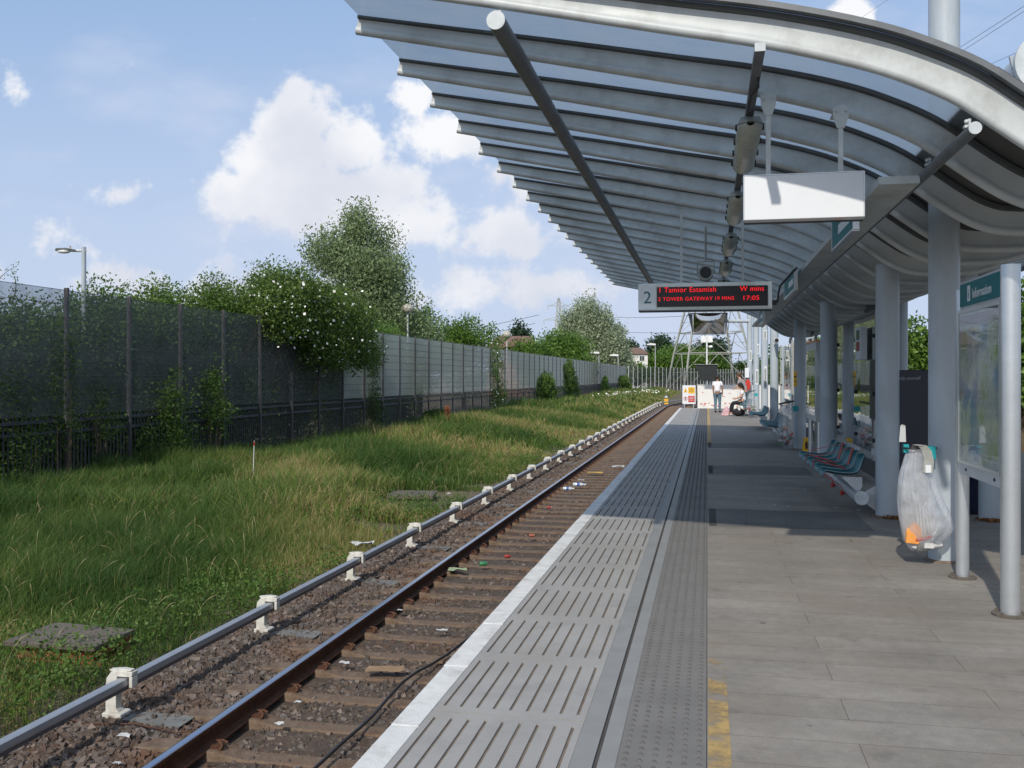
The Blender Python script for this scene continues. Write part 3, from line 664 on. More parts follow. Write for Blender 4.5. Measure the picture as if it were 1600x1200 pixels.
# ---------------------------------------------------------------- lights under the canopy
b=MB(); b.box(.285,.345,6.02,YE,3.585,3.632); o=b.build('light_conduit',M['tube']); tag(o,'dark square conduit running the length of the canopy over the lamps','conduit')
c=MB(); c.box(.283,.347,6.012,6.02,3.583,3.634); c.build('end_cap',M['tubecap'],o)
def lamp_proto():
    t=thing('strip_light','x','light')
    b=MB(); w=.095
    secs=[(0,.02,.0),(.08,w,.06),(1.50,w,.06),(1.58,.02,.0)]
    vs=[];fs=[]
    for (y,ww,h) in secs: vs+=[(-ww,y,.0),(-ww*.7,y,h*.9),(ww*.7,y,h*.9),(ww,y,0)]
    for i in range(3):
        for j in range(4): fs.append((i*4+j,i*4+(j+1)%4,i*4+4+(j+1)%4,i*4+4+j))
    fs+=[(0,1,2,3),(15,14,13,12)]
    b.add(vs,fs); b.box(-.03,.03,.2,.3,.05,.09); b.box(-.03,.03,1.3,1.4,.05,.09); b.build('housing',M['dark2'],t)
    b=MB(); n=8; vs=[];fs=[]
    for (y,s) in ((.02,.3),(.10,1),(1.48,1),(1.56,.3)):
        for j in range(n+1):
            a=PI*j/n; vs.append((-math.cos(a)*w*s,y,-.003-math.sin(a)*.085*s))
    for i in range(3):
        for j in range(n): fs.append((i*(n+1)+j,i*(n+1)+j+1,(i+1)*(n+1)+j+1,(i+1)*(n+1)+j))
    b.add(vs,fs,True); b.build('diffuser',M['lens'],t)
    for s in (-1,1):
        for y in (.16,.6,1.0,1.4):
            c=MB(); c.box(s*w-.012,s*w+.012,y,y+.05,-.02,.02); c.build('clip',M['black'],t)
    return t
M['dark2']=mat('lamp_body_grey',(.30,.31,.29),.5)
l0=lamp_proto(); lw=['nearest','second','third','fourth','fifth','sixth','seventh']
for k in range(7):
    o=l0 if k==0 else copy_tree(l0); o.location=(.315,7.3+2.95*k,3.495); o['group']='strip lights on the canopy conduit'; o['label']='%s strip light from the camera on the conduit under the canopy'%lw[k]
# ---------------------------------------------------------------- blank hanging sign
t=thing('hanging_sign','blank white rectangular sign box hanging from two rods','sign',(.655,6.97,2.705))
b=MB(); b.box(-.40,.40,-.035,.035,0,.31); b.build('sign_box',M['whitep'],t,bevel=.004)
b=MB(); b.box(-.40,.40,-.045,.045,-.02,-.001); b.build('bottom_rail',M['fencepost'],t)
b=MB(); b.box(-.405,-.4005,-.037,.037,0,.312); b.box(.4005,.405,-.037,.037,0,.312); b.box(-.40,.40,-.037,.037,.3105,.315); b.build('frame_trim',M['alu'],t)
for dx,zt in ((-.235,.885),(.25,.77)):
    b=MB(); b.box(dx-.03,dx+.03,-.012,.33,zt-.005,zt+.012); b.build('support_arm',M['rib'],t)
    b=MB(); b.box(dx-.016,dx+.016,-.016,.016,.311,zt-.09); b.build('hanger_rod',M['rib'],t)
    b=MB(); b.prism([(dx-.055,zt+.0),(dx+.055,zt+.0),(dx+.05,zt-.08),(dx+.025,zt-.15),(dx-.025,zt-.15),(dx-.05,zt-.08)],'y',-.022,-.012)
    b.tube([(dx-.03,-.03,zt-.03),(dx-.03,-.011,zt-.03)],.011,8); b.tube([(dx+.03,-.03,zt-.03),(dx+.03,-.011,zt-.03)],.011,8); b.build('hanger_bracket',M['rib'],t)
tag(MB().tube([(.33,6.55,3.585),(.34,6.7,3.565),(.30,6.85,3.56),(.29,6.93,3.52),(.27,6.95,3.44)],.008,8).build('supply_cable',M['black']),'black cable looping from the conduit to the blank hanging sign','cable')
# ---------------------------------------------------------------- departure display
t=thing('departure_display','red LED departure display with a big figure 2 at its left end','display',(-.035,12.0,2.43))
b=MB(); b.box(-.805,.805,-.0,.16,0,.335); b.build('casing',M['alucase'] if 'alucase' in M else mat('pale_casing',(.74,.78,.75),.4,.0,.05,4),t,bevel=.006)
b=MB(); b.box(-.80,-.585,-.006,-.001,.012,.325); b.build('number_panel',mat('number_panel',(.82,.86,.87),.4,0,.04),t)
b=MB(); b.box(-.575,.755,-.008,-.001,.042,.288); b.build('screen',mat('led_screen',(.012,.008,.012),.3),t)
b=MB(); b.box(-.80,.80,-.012,.165,-.014,-.001); b.build('bottom_lip',M['dark'],t)
text('2',.215,mat('sign_teal',(.03,.16,.22),.5),t,'digit',(-.745,-.007,.09),sx=1.0)
text('1 Tamior Estamish',.088,M['led'],t,'led_line',(-.560,-.010,.222),sx=.98,space=1.08)
text('W mins',.088,M['led'],t,'led_line',(.425,-.010,.222),sx=.98,space=1.05)
text('2 TOWER GATEWAY',.062,M['led'],t,'led_line',(-.560,-.010,.118),sx=1.05,space=1.1)
text('19 MINS',.062,M['led'],t,'led_line',(.12,-.010,.118),sx=1.0,space=1.1)
text('17:05',.078,M['led'],t,'led_line',(.45,-.010,.112),sx=1.15,space=1.05)
for dx in (-.28,.46):
    b=MB(); b.box(dx-.015,dx+.015,.06,.09,.336,3.70-.1*abs(dx)-2.43-(.12 if dx>0 else 0)); b.build('hanger_rod',M['rib'],t)
b=MB(); b.tube([(.81,.05,.08),(.87,.05,.09),(.88,.05,.18),(.90,.05,.28),(.97,.05,.36),(1.1,.05,.50)],.013,8); b.box(.807,.86,.02,.08,.05,.11); b.build('supply_cable',M['black'],t)
# loudspeaker over it
t=thing('loudspeaker','round grey loudspeaker hanging above the departure display','loudspeaker',(-.02,12.9,2.98))
b=MB(); b.tube([(0,-.05,0),(0,.22,0)],.098,20); b.build('body',M['dark2'],t)
b=MB(); b.tube([(0,-.056,0),(0,-.0505,0)],.075,20); b.build('grille',M['black'],t)
b=MB(); b.tube([(-.11,.1,0),(-.11,.1,.16),(.11,.1,.16),(.11,.1,0)],.010,8); b.tube([(0,.1,.16),(0,.1,.62)],.014,8); b.build('yoke',M['dark2'],t)
# teal line signs hung edge-on from the tray
def line_sign(y0,y1,label):
    t=thing('line_sign',label,'sign',(1.15,y0,2.78),group='teal signs hanging along the cable tray')
    b=MB(); b.box(-.02,.02,.03,y1-y0-.03,0,.27); b.build('sign_panel',M['tealsign'],t)
    b=MB(); b.box(-.024,.024,0,.03,-.01,.28); b.box(-.024,.024,y1-y0-.03,y1-y0,-.01,.28); b.box(-.028,.028,.03,y1-y0-.03,-.02,-.001); b.box(-.028,.028,.03,y1-y0-.03,.271,.285); b.build('frame',M['alu'],t)
    b=MB(); b.box(-.022,-.0205,.2,.9,.08,.16); b.build('lettering_band',M['whitep'],t)
line_sign(7.95,9.3,'teal sign mostly hidden behind the blank white sign'); line_sign(13.2,14.9,'teal sign edge-on to the right of the departure display')
for yy,lab in ((20.5,'small dim teal sign farther along the canopy tray'),): line_sign(yy,yy+1.5,lab)
# ---------------------------------------------------------------- information board
t=thing('information_board','tall glazed map case headed Information between two silver posts','information board',(2.0,7.0,0))
for yy,r_,h in ((0,.062,2.36),(1.24,.050,2.30)):
    b=MB(); b.tube([(0,yy,0),(0,yy,h)],r_,24); b.build('post',M['alu'],t)
    b=MB(); b.tube([(0,yy,.001),(0,yy,.014)],r_+.055,24); 
    for a in range(4): b.tube([((r_+.035)*math.cos(a*PI/2+.8),yy+(r_+.035)*math.sin(a*PI/2+.8),.014),((r_+.035)*math.cos(a*PI/2+.8),yy+(r_+.035)*math.sin(a*PI/2+.8),.03)],.009,6)
    b.build('base_flange',M['slab'],t)
b=MB(); b.box(-.03,.05,.065,1.185,.84,2.35); b.build('case',M['alu2'] if 'alu2' in M else M['greyplate'],t,bevel=.004)
b=MB(); b.box(-.036,-.0305,.09,1.17,2.155,2.33); b.build('header_panel',M['tealsign'],t)
text('Information',.105,M['whitep'],t,'header_lettering',(-.038,.80,2.20),rot=(R(90),0,R(-90)),sx=1.0)
b=MB(); b.box(-.039,-.0365,.86,.94,2.185,2.305); b.build('information_symbol',M['whitep'],t)
text('i',.11,M['tealsign'],t,'symbol_letter',(-.0400,.915,2.205),rot=(R(90),0,R(-90)))
def mapmat():
    m=bpy.data.materials.new('printed_map'); m.use_nodes=True; nt=m.node_tree; N=nt.nodes; L=nt.links; b=N['Principled BSDF']; b.inputs['Roughness'].default_value=.6
    tc=N.new('ShaderNodeTexCoord'); n=N.new('ShaderNodeTexNoise'); n.inputs['Scale'].default_value=3.2; n.inputs['Detail'].default_value=6; L.new(tc.outputs['Object'],n.inputs['Vector'])
    cr=N.new('ShaderNodeValToRGB'); e=cr.color_ramp.elements; e[0].position=.40; e[0].color=(.22,.34,.50,1); e[1].position=.62; e[1].color=(.38,.48,.20,1); x=e.new(.46); x.color=(.50,.55,.52,1); x=e.new(.56); x.color=(.54,.57,.52,1); L.new(n.outputs[0],cr.inputs[0])
    v=N.new('ShaderNodeTexVoronoi'); v.feature='DISTANCE_TO_EDGE'; v.inputs['Scale'].default_value=9; L.new(tc.outputs['Object'],v.inputs['Vector'])
    mr=N.new('ShaderNodeMapRange'); mr.inputs[1].default_value=.008; mr.inputs[2].default_value=.02; mr.inputs[3].default_value=.35; L.new(v.outputs['Distance'],mr.inputs[0])
    mx=N.new('ShaderNodeMix'); mx.data_type='RGBA'; mx.blend_type='MULTIPLY'; mx.inputs[0].default_value=1; L.new(cr.outputs[0],mx.inputs[6]); L.new(mr.outputs[0],mx.inputs[7]); L.new(mx.outputs[2],b.inputs['Base Color']); return m
M['map']=mapmat()
b=MB(); b.box(-.034,-.0305,.10,1.15,.97,2.08); b.build('map_poster',M['map'],t)
b=MB(); b.box(-.036,-.0345,.10,1.15,2.0,2.08); b.build('poster_heading',mat('poster_mauve',(.16,.05,.07),.6),t)
b=MB(); b.box(-.046,-.044,.09,1.16,.95,2.10); b.build('glass_door',M['boardglass'],t)
b=MB(); b.box(-.05,-.0305,.068,.09,.93,2.13); b.box(-.05,-.0305,1.16,1.182,.93,2.13); b.box(-.05,-.0305,.09,1.16,2.10,2.13); b.box(-.05,-.0305,.09,1.16,.93,.95); b.build('door_frame',M['alu'],t)
b=MB(); 
for yy in (.25,1.0): b.tube([(-.031,yy,.885),(-.038,yy,.885)],.012,10)
b.build('lock',M['black'],t)
# farther poster case
t=thing('poster_case','slim grey poster case with an orange top edge standing between columns','poster case',(1.93,17.75,0))
b=MB(); b.box(-.04,.10,0,1.7,.82,2.24); b.build('case',M['greyplate'],t)
b=MB(); b.box(-.052,-.0405,.10,1.60,.92,2.10); b.build('glass_door',M['mirror'],t)
b=MB(); b.box(-.05,.11,-.01,1.71,2.241,2.27); b.build('top_edge',M['orange'],t)
for yy in (.12,1.58):
    b=MB(); b.tube([(.03,yy,0),(.03,yy,.83)],.045,16); b.build('post',M['alu'],t)
b=MB(); b.box(.03,.12,-.10,-.02,2.28,2.36); b.build('camera_box',M['whitep'],t)
# ---------------------------------------------------------------- glass screens
def screen(y0,y1,label,box=False):
    t=thing('glass_screen',label,'screen',(2.55,y0,0),group='reflective screens along the middle of the platform'); L_=y1-y0
    b=MB(); b.box(-.008,.008,0,L_,.42,2.66); b.build('pane',M['mirror'],t)
    for yy in (-.06,L_+.02):
        b=MB(); b.box(-.035,.035,yy,yy+.045,0,2.74); b.build('frame_post',M['dark2'],t)
    for yy in (.22,L_*.45,L_-.25):
        for z in (.62,1.35,2.25):
            b=MB(); b.tube([(-.035,yy,z),(-.009,yy,z)],.032,12); b.box(-.02,-.0085,yy-.05,yy+.05,z-.02,z+.02); b.build('glass_clamp',M['black'],t)
    b=MB(); b.box(-.009,.009,L_*.02,L_*.25,2.665,2.85); b.build('top_light',M['darkpanel'],t)
    b=MB(); b.box(-.02,.02,-.01,L_,.05,.30); b.build('kick_board',M['darkpanel'],t)
    return t
screen(15.5,20.2,'large reflective glass screen behind the first bench'); screen(30.4,35.0,'distant reflective glass screen past the canopy end'); screen(24.0,28.5,'glass screen in deep shade beyond the poster case')
t=thing('notice_box','small pale notice box with green and red panels on the glass screen','notice box',(2.40,16.15,1.95))
b=MB(); b.box(0,.10,0,.55,-.06,.46); b.build('case',M['whitep'],t)
b=MB(); b.box(-.006,-.001,.1,.40,.26,.42); b.build('green_panel',mat('dull_green',(.05,.11,.03),.5),t)
b=MB(); b.box(-.006,-.001,.1,.40,.08,.23); b.build('red_panel',mat('dull_red',(.30,.05,.02),.5),t)
# second screen across the gap (far side) and wall cabinet
t=thing('navy_cabinet','tall navy blue cabinet with small white wording between two columns','cabinet',(2.55,12.05,0))
b=MB(); b.box(-.42,.55,0,.75,.02,1.69); b.build('body',M['navy'],t,bevel=.006)
text('help yourself',.058,mat('pale_lettering',(.42,.46,.50),.6),t,'lettering',(-.335,-.004,1.575),sx=.82)
text('en',.058,bpy.data.materials['pale_lettering'],t,'lettering',(.13,-.004,1.575),sx=.82)
b=MB(); b.box(-.42,.55,-.003,.75,0,.02); b.build('plinth',M['black'],t)
t=thing('ticket_reader','small pale grey card reader on the screen post beside the bench column','card reader',(1.98,11.98,0.62))
b=MB(); b.box(-.06,.0,0,.10,0,.13); b.box(0,.03,.02,.06,.03,.08); b.build('case',M['greyplate'],t)
# ---------------------------------------------------------------- benches
def seat_mesh():
    b=MB(); prof=[(-.24,-.035),(-.235,.0),(-.20,.012),(-.08,-.01),(.06,-.02),(.15,.0),(.20,.06),(.225,.14),(.245,.225)]
    n=len(prof); m=7; vs=[];fs=[]
    for side in (0,1):
        for i,(x,z) in enumerate(prof):
            for j in range(m):
                u=(j/(m-1))*2-1; y=u*.218; lift=.032*abs(u)**3 if 1<=i<=5 else 0; bx=-.035*abs(u)**3 if i>5 else 0
                tipz=-.03*abs(u)**4 if i>=n-1 else 0
                vs.append((x+bx+(.010 if side else 0)*(1 if i>5 else 0),y,z+lift+tipz-(.010 if side else 0)*(0 if i>5 else 1)))
    for side in (0,1):
        o=side*n*m
        for i in range(n-1):
            for j in range(m-1):
                q=(o+i*m+j,o+i*m+j+1,o+(i+1)*m+j+1,o+(i+1)*m+j); fs.append(q if side else q[::-1])
    for i in range(n-1):
        for j in (0,m-1): fs.append((i*m+j,(i+1)*m+j,n*m+(i+1)*m+j,n*m+i*m+j))
    for j in range(m-1):
        for i in (0,n-1): fs.append((i*m+j,i*m+j+1,n*m+i*m+j+1,n*m+i*m+j))
    b.add(vs,fs,True); return b
def rim_mesh():
    b=MB()
    for u in (-1,1):
        pts=[(-.238,u*.19,-.02),(-.235,u*.218,.02),(-.2,u*.222,.042),(-.08,u*.222,.022),(.06,u*.222,.012),(.13,u*.222,.03),(.165,u*.222,.06),(.19,u*.222,.14),(.212,u*.21,.205),(.245,u*.15,.228)]
        b.tube(pts,.0035,6)
    b.tube([(-.243,-.19,-.02),(-.243,0,-.03),(-.243,.19,-.02)],.0045,6); b.tube([(.245,-.15,.228),(.249,0,.232),(.245,.15,.228)],.0045,6)
    return b
M['rim']=mat('pale_seat_edge',(.30,.38,.40),.6)  # rims paler than the seats
sm=seat_mesh(); rmh=rim_mesh()
def bench(y0,n,label):
    t=thing('bench',label,'bench',(1.74,y0,0),group='teal platform benches')
    L_=.51*n
    b=MB(); b.tube([(0,-.10,.215),(0,L_+.1,.215)],.073,24,False); be=b.build('beam',M['steel'],t)
    b=MB(); b.tube([(0,-.112,.215),(0,-.099,.215)],.080,28); b.build('end_cap',M['tubecap'],be)
    for k in range(n):
        yy=.25+.51*k
        s=(sm.build('seat',M['teal'],t) if k==0 else bpy.data.objects.new('seat',bench.me))
        if k==0: bench.me=s.data
        else: COL.objects.link(s); s.parent=t
        s.location=(-.17,yy,.475)
        r_=(rmh.build('seat_rim',M['rim'],s) if k==0 else bpy.data.objects.new('seat_rim',bench.rme))
        if k==0: bench.rme=r_.data
        else: COL.objects.link(r_); r_.parent=s
    for k in range(0,n+1,2):
        yy=min(.06+.51*k,L_-.05)
        b=MB(); b.prism([(-.20,.44),(.03,.44),(.03,.33),(.0,.28),(-.03,.27)],'y',yy-.006,yy+.006); b.build('seat_bracket',M['greyplate'],t)
        b=MB()
        for dx in (-.12,-.03): b.tube([(dx,yy-.014,.415),(dx,yy-.006,.415)],.012,6)
        b.build('bolt',M['alu'],t)
    for yy in (.0,L_):
        b=MB(); b.prism([(.05,.28),(.16,.345),(.20,.35),(.20,.06),(.16,.065),(.05,.15)],'y',yy-.012,yy+.012); b.build('column_bracket',M['greyplate'],t)
    return t
bench(11.72,6,'teal bench of six seats wrapped in red tape, nearest the camera'); bench(22.65,6,'teal bench standing just past the hanging rubbish bag'); bench(29.6,5,'third teal bench, small in the sun past the canopy'); bench(40.2,6,'farthest teal bench with a woman sitting on it')
def tape(pts,w=.03):
    b=MB(); pts=[Vector(p) for p in pts]; vs=[];fs=[]
    for p_ in pts: vs+=[p_+Vector((0,-w/2,0)),p_+Vector((0,w/2,.004)),p_+Vector((0,w/2,.008)),p_+Vector((0,-w/2,.004))]
    for i in range(len(pts)-1):
        for j in range(4): fs.append((i*4+j,i*4+(j+1)%4,i*4+4+(j+1)%4,i*4+4+j))
    b.add(vs,fs); return b
# red tape: two loops round the bench
t=thing('red_tape','red barrier tape tied over and round the nearest teal bench','tape',(1.74,11.72,0))
for y0,y1 in ((.75,1.05),(1.55,1.95)):
    b=MB(); b.bar((-.36,y1+.05,.545),(-.10,y0-.25,.50),.035,.006); b.bar((.055,y1-.1,.72),(-.01,y1-.12,.50),.035,.006); b.bar((-.38,y1,.60),(.06,y1-.1,.72),.012,.006); b.tube([(-.40,y1,.56),(-.42,y1,.48),(-.36,y1,.40),(-.1,y1-.2,.25),(-.085,y1-.2,.17),(.0,y1-.2,.13),(.085,y1-.2,.20)],.006,6); b.sphere((-.09,y1-.2,.16),.03,8,6); b.build('tape_strip',M['red'],t)
# ---------------------------------------------------------------- rubbish bags
def rubbish_mesh(c,r,h,n,seed,parent,cols):
    rr=random.Random(seed)
    for i in range(n):
        b=MB(); a=rr.random()*6.28; q=rr.random()**.5*r; x=c[0]+q*math.cos(a); y=c[1]+q*math.sin(a)*.7; z=c[2]+rr.random()*h; s=.03+.04*rr.random()
        ax=Vector((rr.uniform(-1,1),rr.uniform(-1,1),rr.uniform(-1,1))).normalized()*s
        k=i%3
        if k==0: b.tube([Vector((x,y,z))-ax,Vector((x,y,z))+ax],s*.45,10)
        elif k==1: b.bar(Vector((x,y,z))-ax,Vector((x,y,z))+ax,s*1.1,s*.6)
        else:
            b.sphere((x,y,z),s*.8,8,6); b.v=[(v[0]+rr.uniform(-.3,.3)*s,v[1]+rr.uniform(-.3,.3)*s,v[2]+rr.uniform(-.3,.3)*s) for v in b.v]
        b.build(['drink_can','carton','crumpled_paper'][k],cols[i%len(cols)],parent)
M['litterwhite']=mat('white_paper',(.56,.56,.55),.7); M['littergreen']=mat('green_label',(.03,.20,.08),.5); M['litterbrown']=mat('brown_paper',(.28,.18,.10),.8); M['litterpurple']=mat('purple_wrapper',(.10,.05,.15),.5)
def bag_mesh(rings,depthf,seed,nz=40,n=48,amp=.02):
    "rings: (z, xl, xr); a hanging bag with vertical folds"
    r=random.Random(seed); ph=[r.random()*6.28 for _ in range(6)]
    zs=[a[0] for a in rings]; b=MB(); vs=[];fs=[]
    z0,z1=rings[0][0],rings[-1][0]
    for i in range(nz+1):
        z=z0+(z1-z0)*i/nz
        xl=float(np.interp(-z,[-a for a in zs],[a[1] for a in rings])); xr=float(np.interp(-z,[-a for a in zs],[a[2] for a in rings]))
        cx=(xl+xr)/2; rx=(xr-xl)/2; ry=rx*depthf
        for j in range(n):
            a=2*PI*j/n
            f=1+amp/max(rx,.03)*(.5*math.sin(5*a+ph[0]+z*2)+.4*math.sin(9*a+ph[1]-z*3)+.35*math.sin(17*a+ph[2]+z*4))
            vs.append((cx+rx*f*math.cos(a),ry*f*math.sin(a),z+.006*math.sin(5*a+ph[4])))
    for i in range(nz):
        for j in range(n): fs.append((i*n+j,i*n+(j+1)%n,(i+1)*n+(j+1)%n,(i+1)*n+j))
    fs.append(tuple(range(nz*n,nz*n+n)))
    b.add(vs,fs,True); return b
t=thing('rubbish_bag','clear plastic rubbish bag holding an orange carton, hung on the near column','rubbish bag',(1.80,8.72,0))
rings=[(.985,-.115,.03),(.93,-.14,.03),(.87,-.155,.045),(.78,-.18,.08),(.67,-.195,.115),(.56,-.20,.16),(.45,-.195,.215),(.33,-.18,.245),(.27,-.17,.215),(.20,-.15,.14),(.16,-.12,.08),(.13,-.09,.03)]
bag_mesh(rings,.62,4,amp=.018).build('bag_film',M['bag'],t)
b=MB(); b.prism([(-.15,.20),(-.05,.19),(-.02,.25),(-.03,.33),(-.075,.38),(-.145,.31)],'y',-.09,-.03); b.build('orange_carton',M['orange'],t,bevel=.004)
b=MB(); b.bar((-.07,-.08,.225),(.05,-.10,.262),.025,.02); b.build('red_wrapper',M['red'],t)
rubbish_mesh((0,0,.165),.10,.06,9,3,t,[M['litterwhite'],M['litterwhite'],M['alu']])
b=MB()
for k in range(5): b.tube([(-.03+.03*k,-.02+.015*(k%3),.2),(-.05+.025*k,-.0,.55-.02*k)],[.014,.004],6)
b.build('straw_bundle',M['litterwhite'],t)
t=thing('bag_holder','hoop holder with teal clamps and grey strap that carries the near bag','bag holder',(1.80,8.72,0))
b=MB(); b.tube([(-.075+.085*math.cos(a*PI/10),.085*math.sin(a*PI/10)-.0,1.0) for a in range(21)],.008,8); b.tube([(.0,.06,1.0),(.14,.16,.99)],.012,8); b.build('hoop',M['black'],t)
b=MB(); b.box(.02,.12,.06,.13,.90,1.01); b.build('clamp',M['tealclip'],t); b=MB(); b.box(-.155,-.115,-.03,.03,.96,1.03); b.build('clamp',M['tealclip'],t)
b=MB(); vs=[]
path=[(-.06,1.03),(-.02,1.035),(.02,.99),(.04,.90),(.03,.80)]
for (x,z) in path: vs+=[(x-.045,-.085,z),(x+.03,-.10,z-.005),(x+.03,-.094,z-.005),(x-.045,-.079,z)]
b.add(vs,[(i*4+j,i*4+(j+1)%4,i*4+4+(j+1)%4,i*4+4+j) for i in range(4) for j in range(4)]+[(0,1,2,3),(16,17,18,19)]); b.build('strap',M['dark2'],t)
b=MB(); b.box(.0,.045,-.112,-.102,.80,.865); b.build('buckle',M['whitep'],t)
b=MB(); b.prism([(-.19,1.05),(-.135,1.05),(-.14,1.19),(-.165,1.20),(-.18,1.19)],'y',-.01,.0); b.build('cable_tie',M['greyplate'],t)
M['bagclear']=thin('thin_clear_bag',(0.95,0.96,0.97),0.22,(0.75,0.78,0.82),0.12,0.10,4.0,.5,bump=.25)
def hung_bag(x,y,label,seed):
    t=thing('rubbish_bag',label,'rubbish bag',(x,y,0),group='clear rubbish bags hanging from farther columns')
    bag_mesh([(1.0,-.15,.13),(.8,-.17,.13),(.5,-.18,.15),(.25,-.17,.17),(.12,-.13,.12),(.06,-.05,.05)],.8,seed,nz=20,n=32,amp=.012).build('bag_film',M['bagclear'],t)
    b=MB(); b.prism([(-.17,1.0),(.15,1.07),(.15,1.10),(.05,1.09),(-.17,1.03)],'y',-.12,.12); b.build('lid',M['dark'],t)
    rubbish_mesh((0,0,.14),.14,.36,44,seed,t,[M['litterwhite'],M['littergreen'],M['litterbrown'],M['litterwhite'],M['litterpurple'],M['litterwhite'],M['red']])
    b=MB(); b.box(.12,.24,-.03,.05,.86,.98); b.build('clamp',M['tealclip'],t)
hung_bag(1.72,21.9,'clear rubbish bag full of mixed litter under a black lid, middle of platform',11); hung_bag(1.72,39.2,'pale rubbish bag beside the seated woman',12)
t=thing('caution_sign','small yellow folding caution sign at the foot of a column','caution sign',(2.10,21.6,0))
b=MB(); b.prism([(-.09,0),(.09,0),(.05,.3),(-.05,.3)],'y',-.03,-.015); b.prism([(-.09,0),(.09,0),(.05,.3),(-.05,.3)],'y',.05,.065); b.build('panel',M['yellow'],t)
b=MB(); b.prism([(-.03,.18),(.02,.24),(.03,.10),(.01,.05),(-.02,.06)],'y',-.034,-.031); b.build('falling_figure',M['black'],t)
t=thing('yellow_sticker','tall yellow strip notice fixed to a shaded column','sticker',(1.93,22.155,1.4))
b=MB(); b.box(-.045,.02,0,.006,0,.34); b.build('sheet',M['yellow'],t); b=MB(); b.box(-.035,.01,-.003,-.001,.20,.24); b.box(-.035,.01,-.003,-.001,.10,.12); b.build('print',M['black'],t)
# boxes, cameras and helppoints on the sunlit columns
def camera(x,y,z,label,s=1.0):
    t=thing('security_camera',label,'camera',(x,y,z)); b=MB(); b.tube([(0,-.30*s,0),(0,.05,0)],.075*s,16); b.build('body',M['lampwhite'],t)
    b=MB(); b.tube([(0,-.31*s,0),(0,-.301*s,0)],.062*s,16); b.build('lens',M['black'],t); b=MB(); b.tube([(0,0,0),(0,.18,.02)],.02,8); b.build('arm',M['alu'],t)
camera(2.06,30.35,2.73,'white cylinder security camera facing us on a pale column')
for (x,y,z,w,h,lab) in ((1.80,30.55,2.78,.10,.28,'square white loudspeaker box high on the first sunlit column'),(1.84,35.6,2.45,.08,.36,'pale box with dark face on the second sunlit column'),(1.84,41.7,2.30,.09,.45,'pale box with dark face on the third sunlit column'),(1.80,35.6,1.35,.10,.55,'tall narrow notice frame on the second sunlit column'),(1.80,30.5,1.25,.09,.70,'tall narrow notice frame on the first sunlit column')):
    t=thing('notice_board',lab,'box',(x,y,z)); b=MB(); b.box(-w,0,0,.12,0,h); b.build('casing',M['whitep'],t); b=MB(); b.box(-w*.8,-w*.2,-.005,-.001,h*.1,h*.9); b.build('face',M['dark2'],t)
# ---------------------------------------------------------------- end-of-platform things
t=thing('driver_mirror','big hooded mirror hanging high over the end of the platform','mirror',(0.0,47.8,0))
D=47.0; sx=D/1530
b=MB()
def mx_(px): return (px-1105)*sx
def mz_(py): return 1.6+(590-py)*D/1500
x0,x1,xa,xb=mx_(1076),mx_(1136),mx_(1083),mx_(1132); za,zb=mz_(491),mz_(522)
b.add([(x0,-.35,za),(x1,-.35,za),(xb,0,zb),(xa,0,zb)],[(0,1,2,3)]) if False else None
nn=14; vs=[]
for k2 in (0,1):
    for i in range(nn):
        for j in range(nn):
            u=j/(nn-1); v=i/(nn-1); bul=.16*(4*u*(1-u))*(4*v*(1-v)); vs.append((xa+.02+(xb-xa-.02)*u,-.02-.22*v-bul+.05*k2,zb+(za-zb)*v))
fs=[]
for i in range(nn-1):
    for j in range(nn-1): q=(i*nn+j,i*nn+j+1,(i+1)*nn+j+1,(i+1)*nn+j); fs+=[q,tuple(nn*nn+w for w in q[::-1])]
b.add(vs,fs,True); b.build('mirror_face',M['mirror2'],t)
b=MB()
def sheetq(a,b_,c,d,th=Vector((0,0,.02))):
    P=[Vector(q) for q in (a,b_,c,d)]; return P+[q+th for q in P],[(0,1,2,3),(7,6,5,4),(0,4,5,1),(1,5,6,2),(2,6,7,3),(3,7,4,0)]
b.add(*sheetq((x0,-.5,za+.01),(x1,-.5,za+.01),(x1,.1,za+.01),(xa-.02,.1,za+.01)))
b.add(*sheetq((x0,-.5,za),(xa-.03,.05,za),(xa,.0,zb),(xa-.0,-.02,zb),Vector((-.02,0,0))))
b.add(*sheetq((x1,-.5,za),(xb+.02,.05,za),(xb+.02,.0,zb),(xb+.02,-.02,zb),Vector((.02,0,0))))
b.box(xa,xb+.02,-.02,.06,zb-.03,zb-.002); b.build('hood',M['dark'],t)
b=MB(); b.tube([(xb,.15,mz_(502)),(2.03,.35,mz_(502))],.09,14); b.tube([((xa+xb)/2,.12,za+.05),((xa+xb)/2,.12,za-.2)],.05,8); b.build('arm',M['steel'],t)
t=thing('monitor_hood','dark hooded driver monitor on two short posts behind the hoarding','monitor',(0,53.6,0)); D=52.5; sx=D/1530
x0,x1,xa,xb=mx_(1086),mx_(1121),mx_(1095),mx_(1120); za,zb=mz_(570),mz_(595)
b=MB(); b.add([(x0,-.5,za),(x1,-.5,za),(x1,.5,za),(xa,.5,za),(xa,-.2,zb),(xb,-.2,zb),(xb,.5,zb),(xa,.5,zb)],[(0,1,5,4),(1,2,6,5),(2,3,7,6),(3,0,4,7),(4,5,6,7),(0,3,2,1)]); b.build('hood',M['dark'],t)
b=MB(); b.box(x0-.05,x1+.05,-.55,.5,za+.002,za+.03); b.build('roof_plate',M['dark2'],t)
for px in (1103,1109): b=MB(); b.tube([(mx_(px),.1,-1.2),(mx_(px),.1,zb)],.06,10); b.build('post',M['alu'],t)
t=thing('camera_mast','thin white mast with two floodlights above the hedge','mast',(W(1104.5,60)[0],W(1104.5,60)[1],0))
b=MB(); b.tube([(0,0,-1.2),(0,0,ZY(524,60))],.05,8); b.build('pole',M['lampwhite'],t)
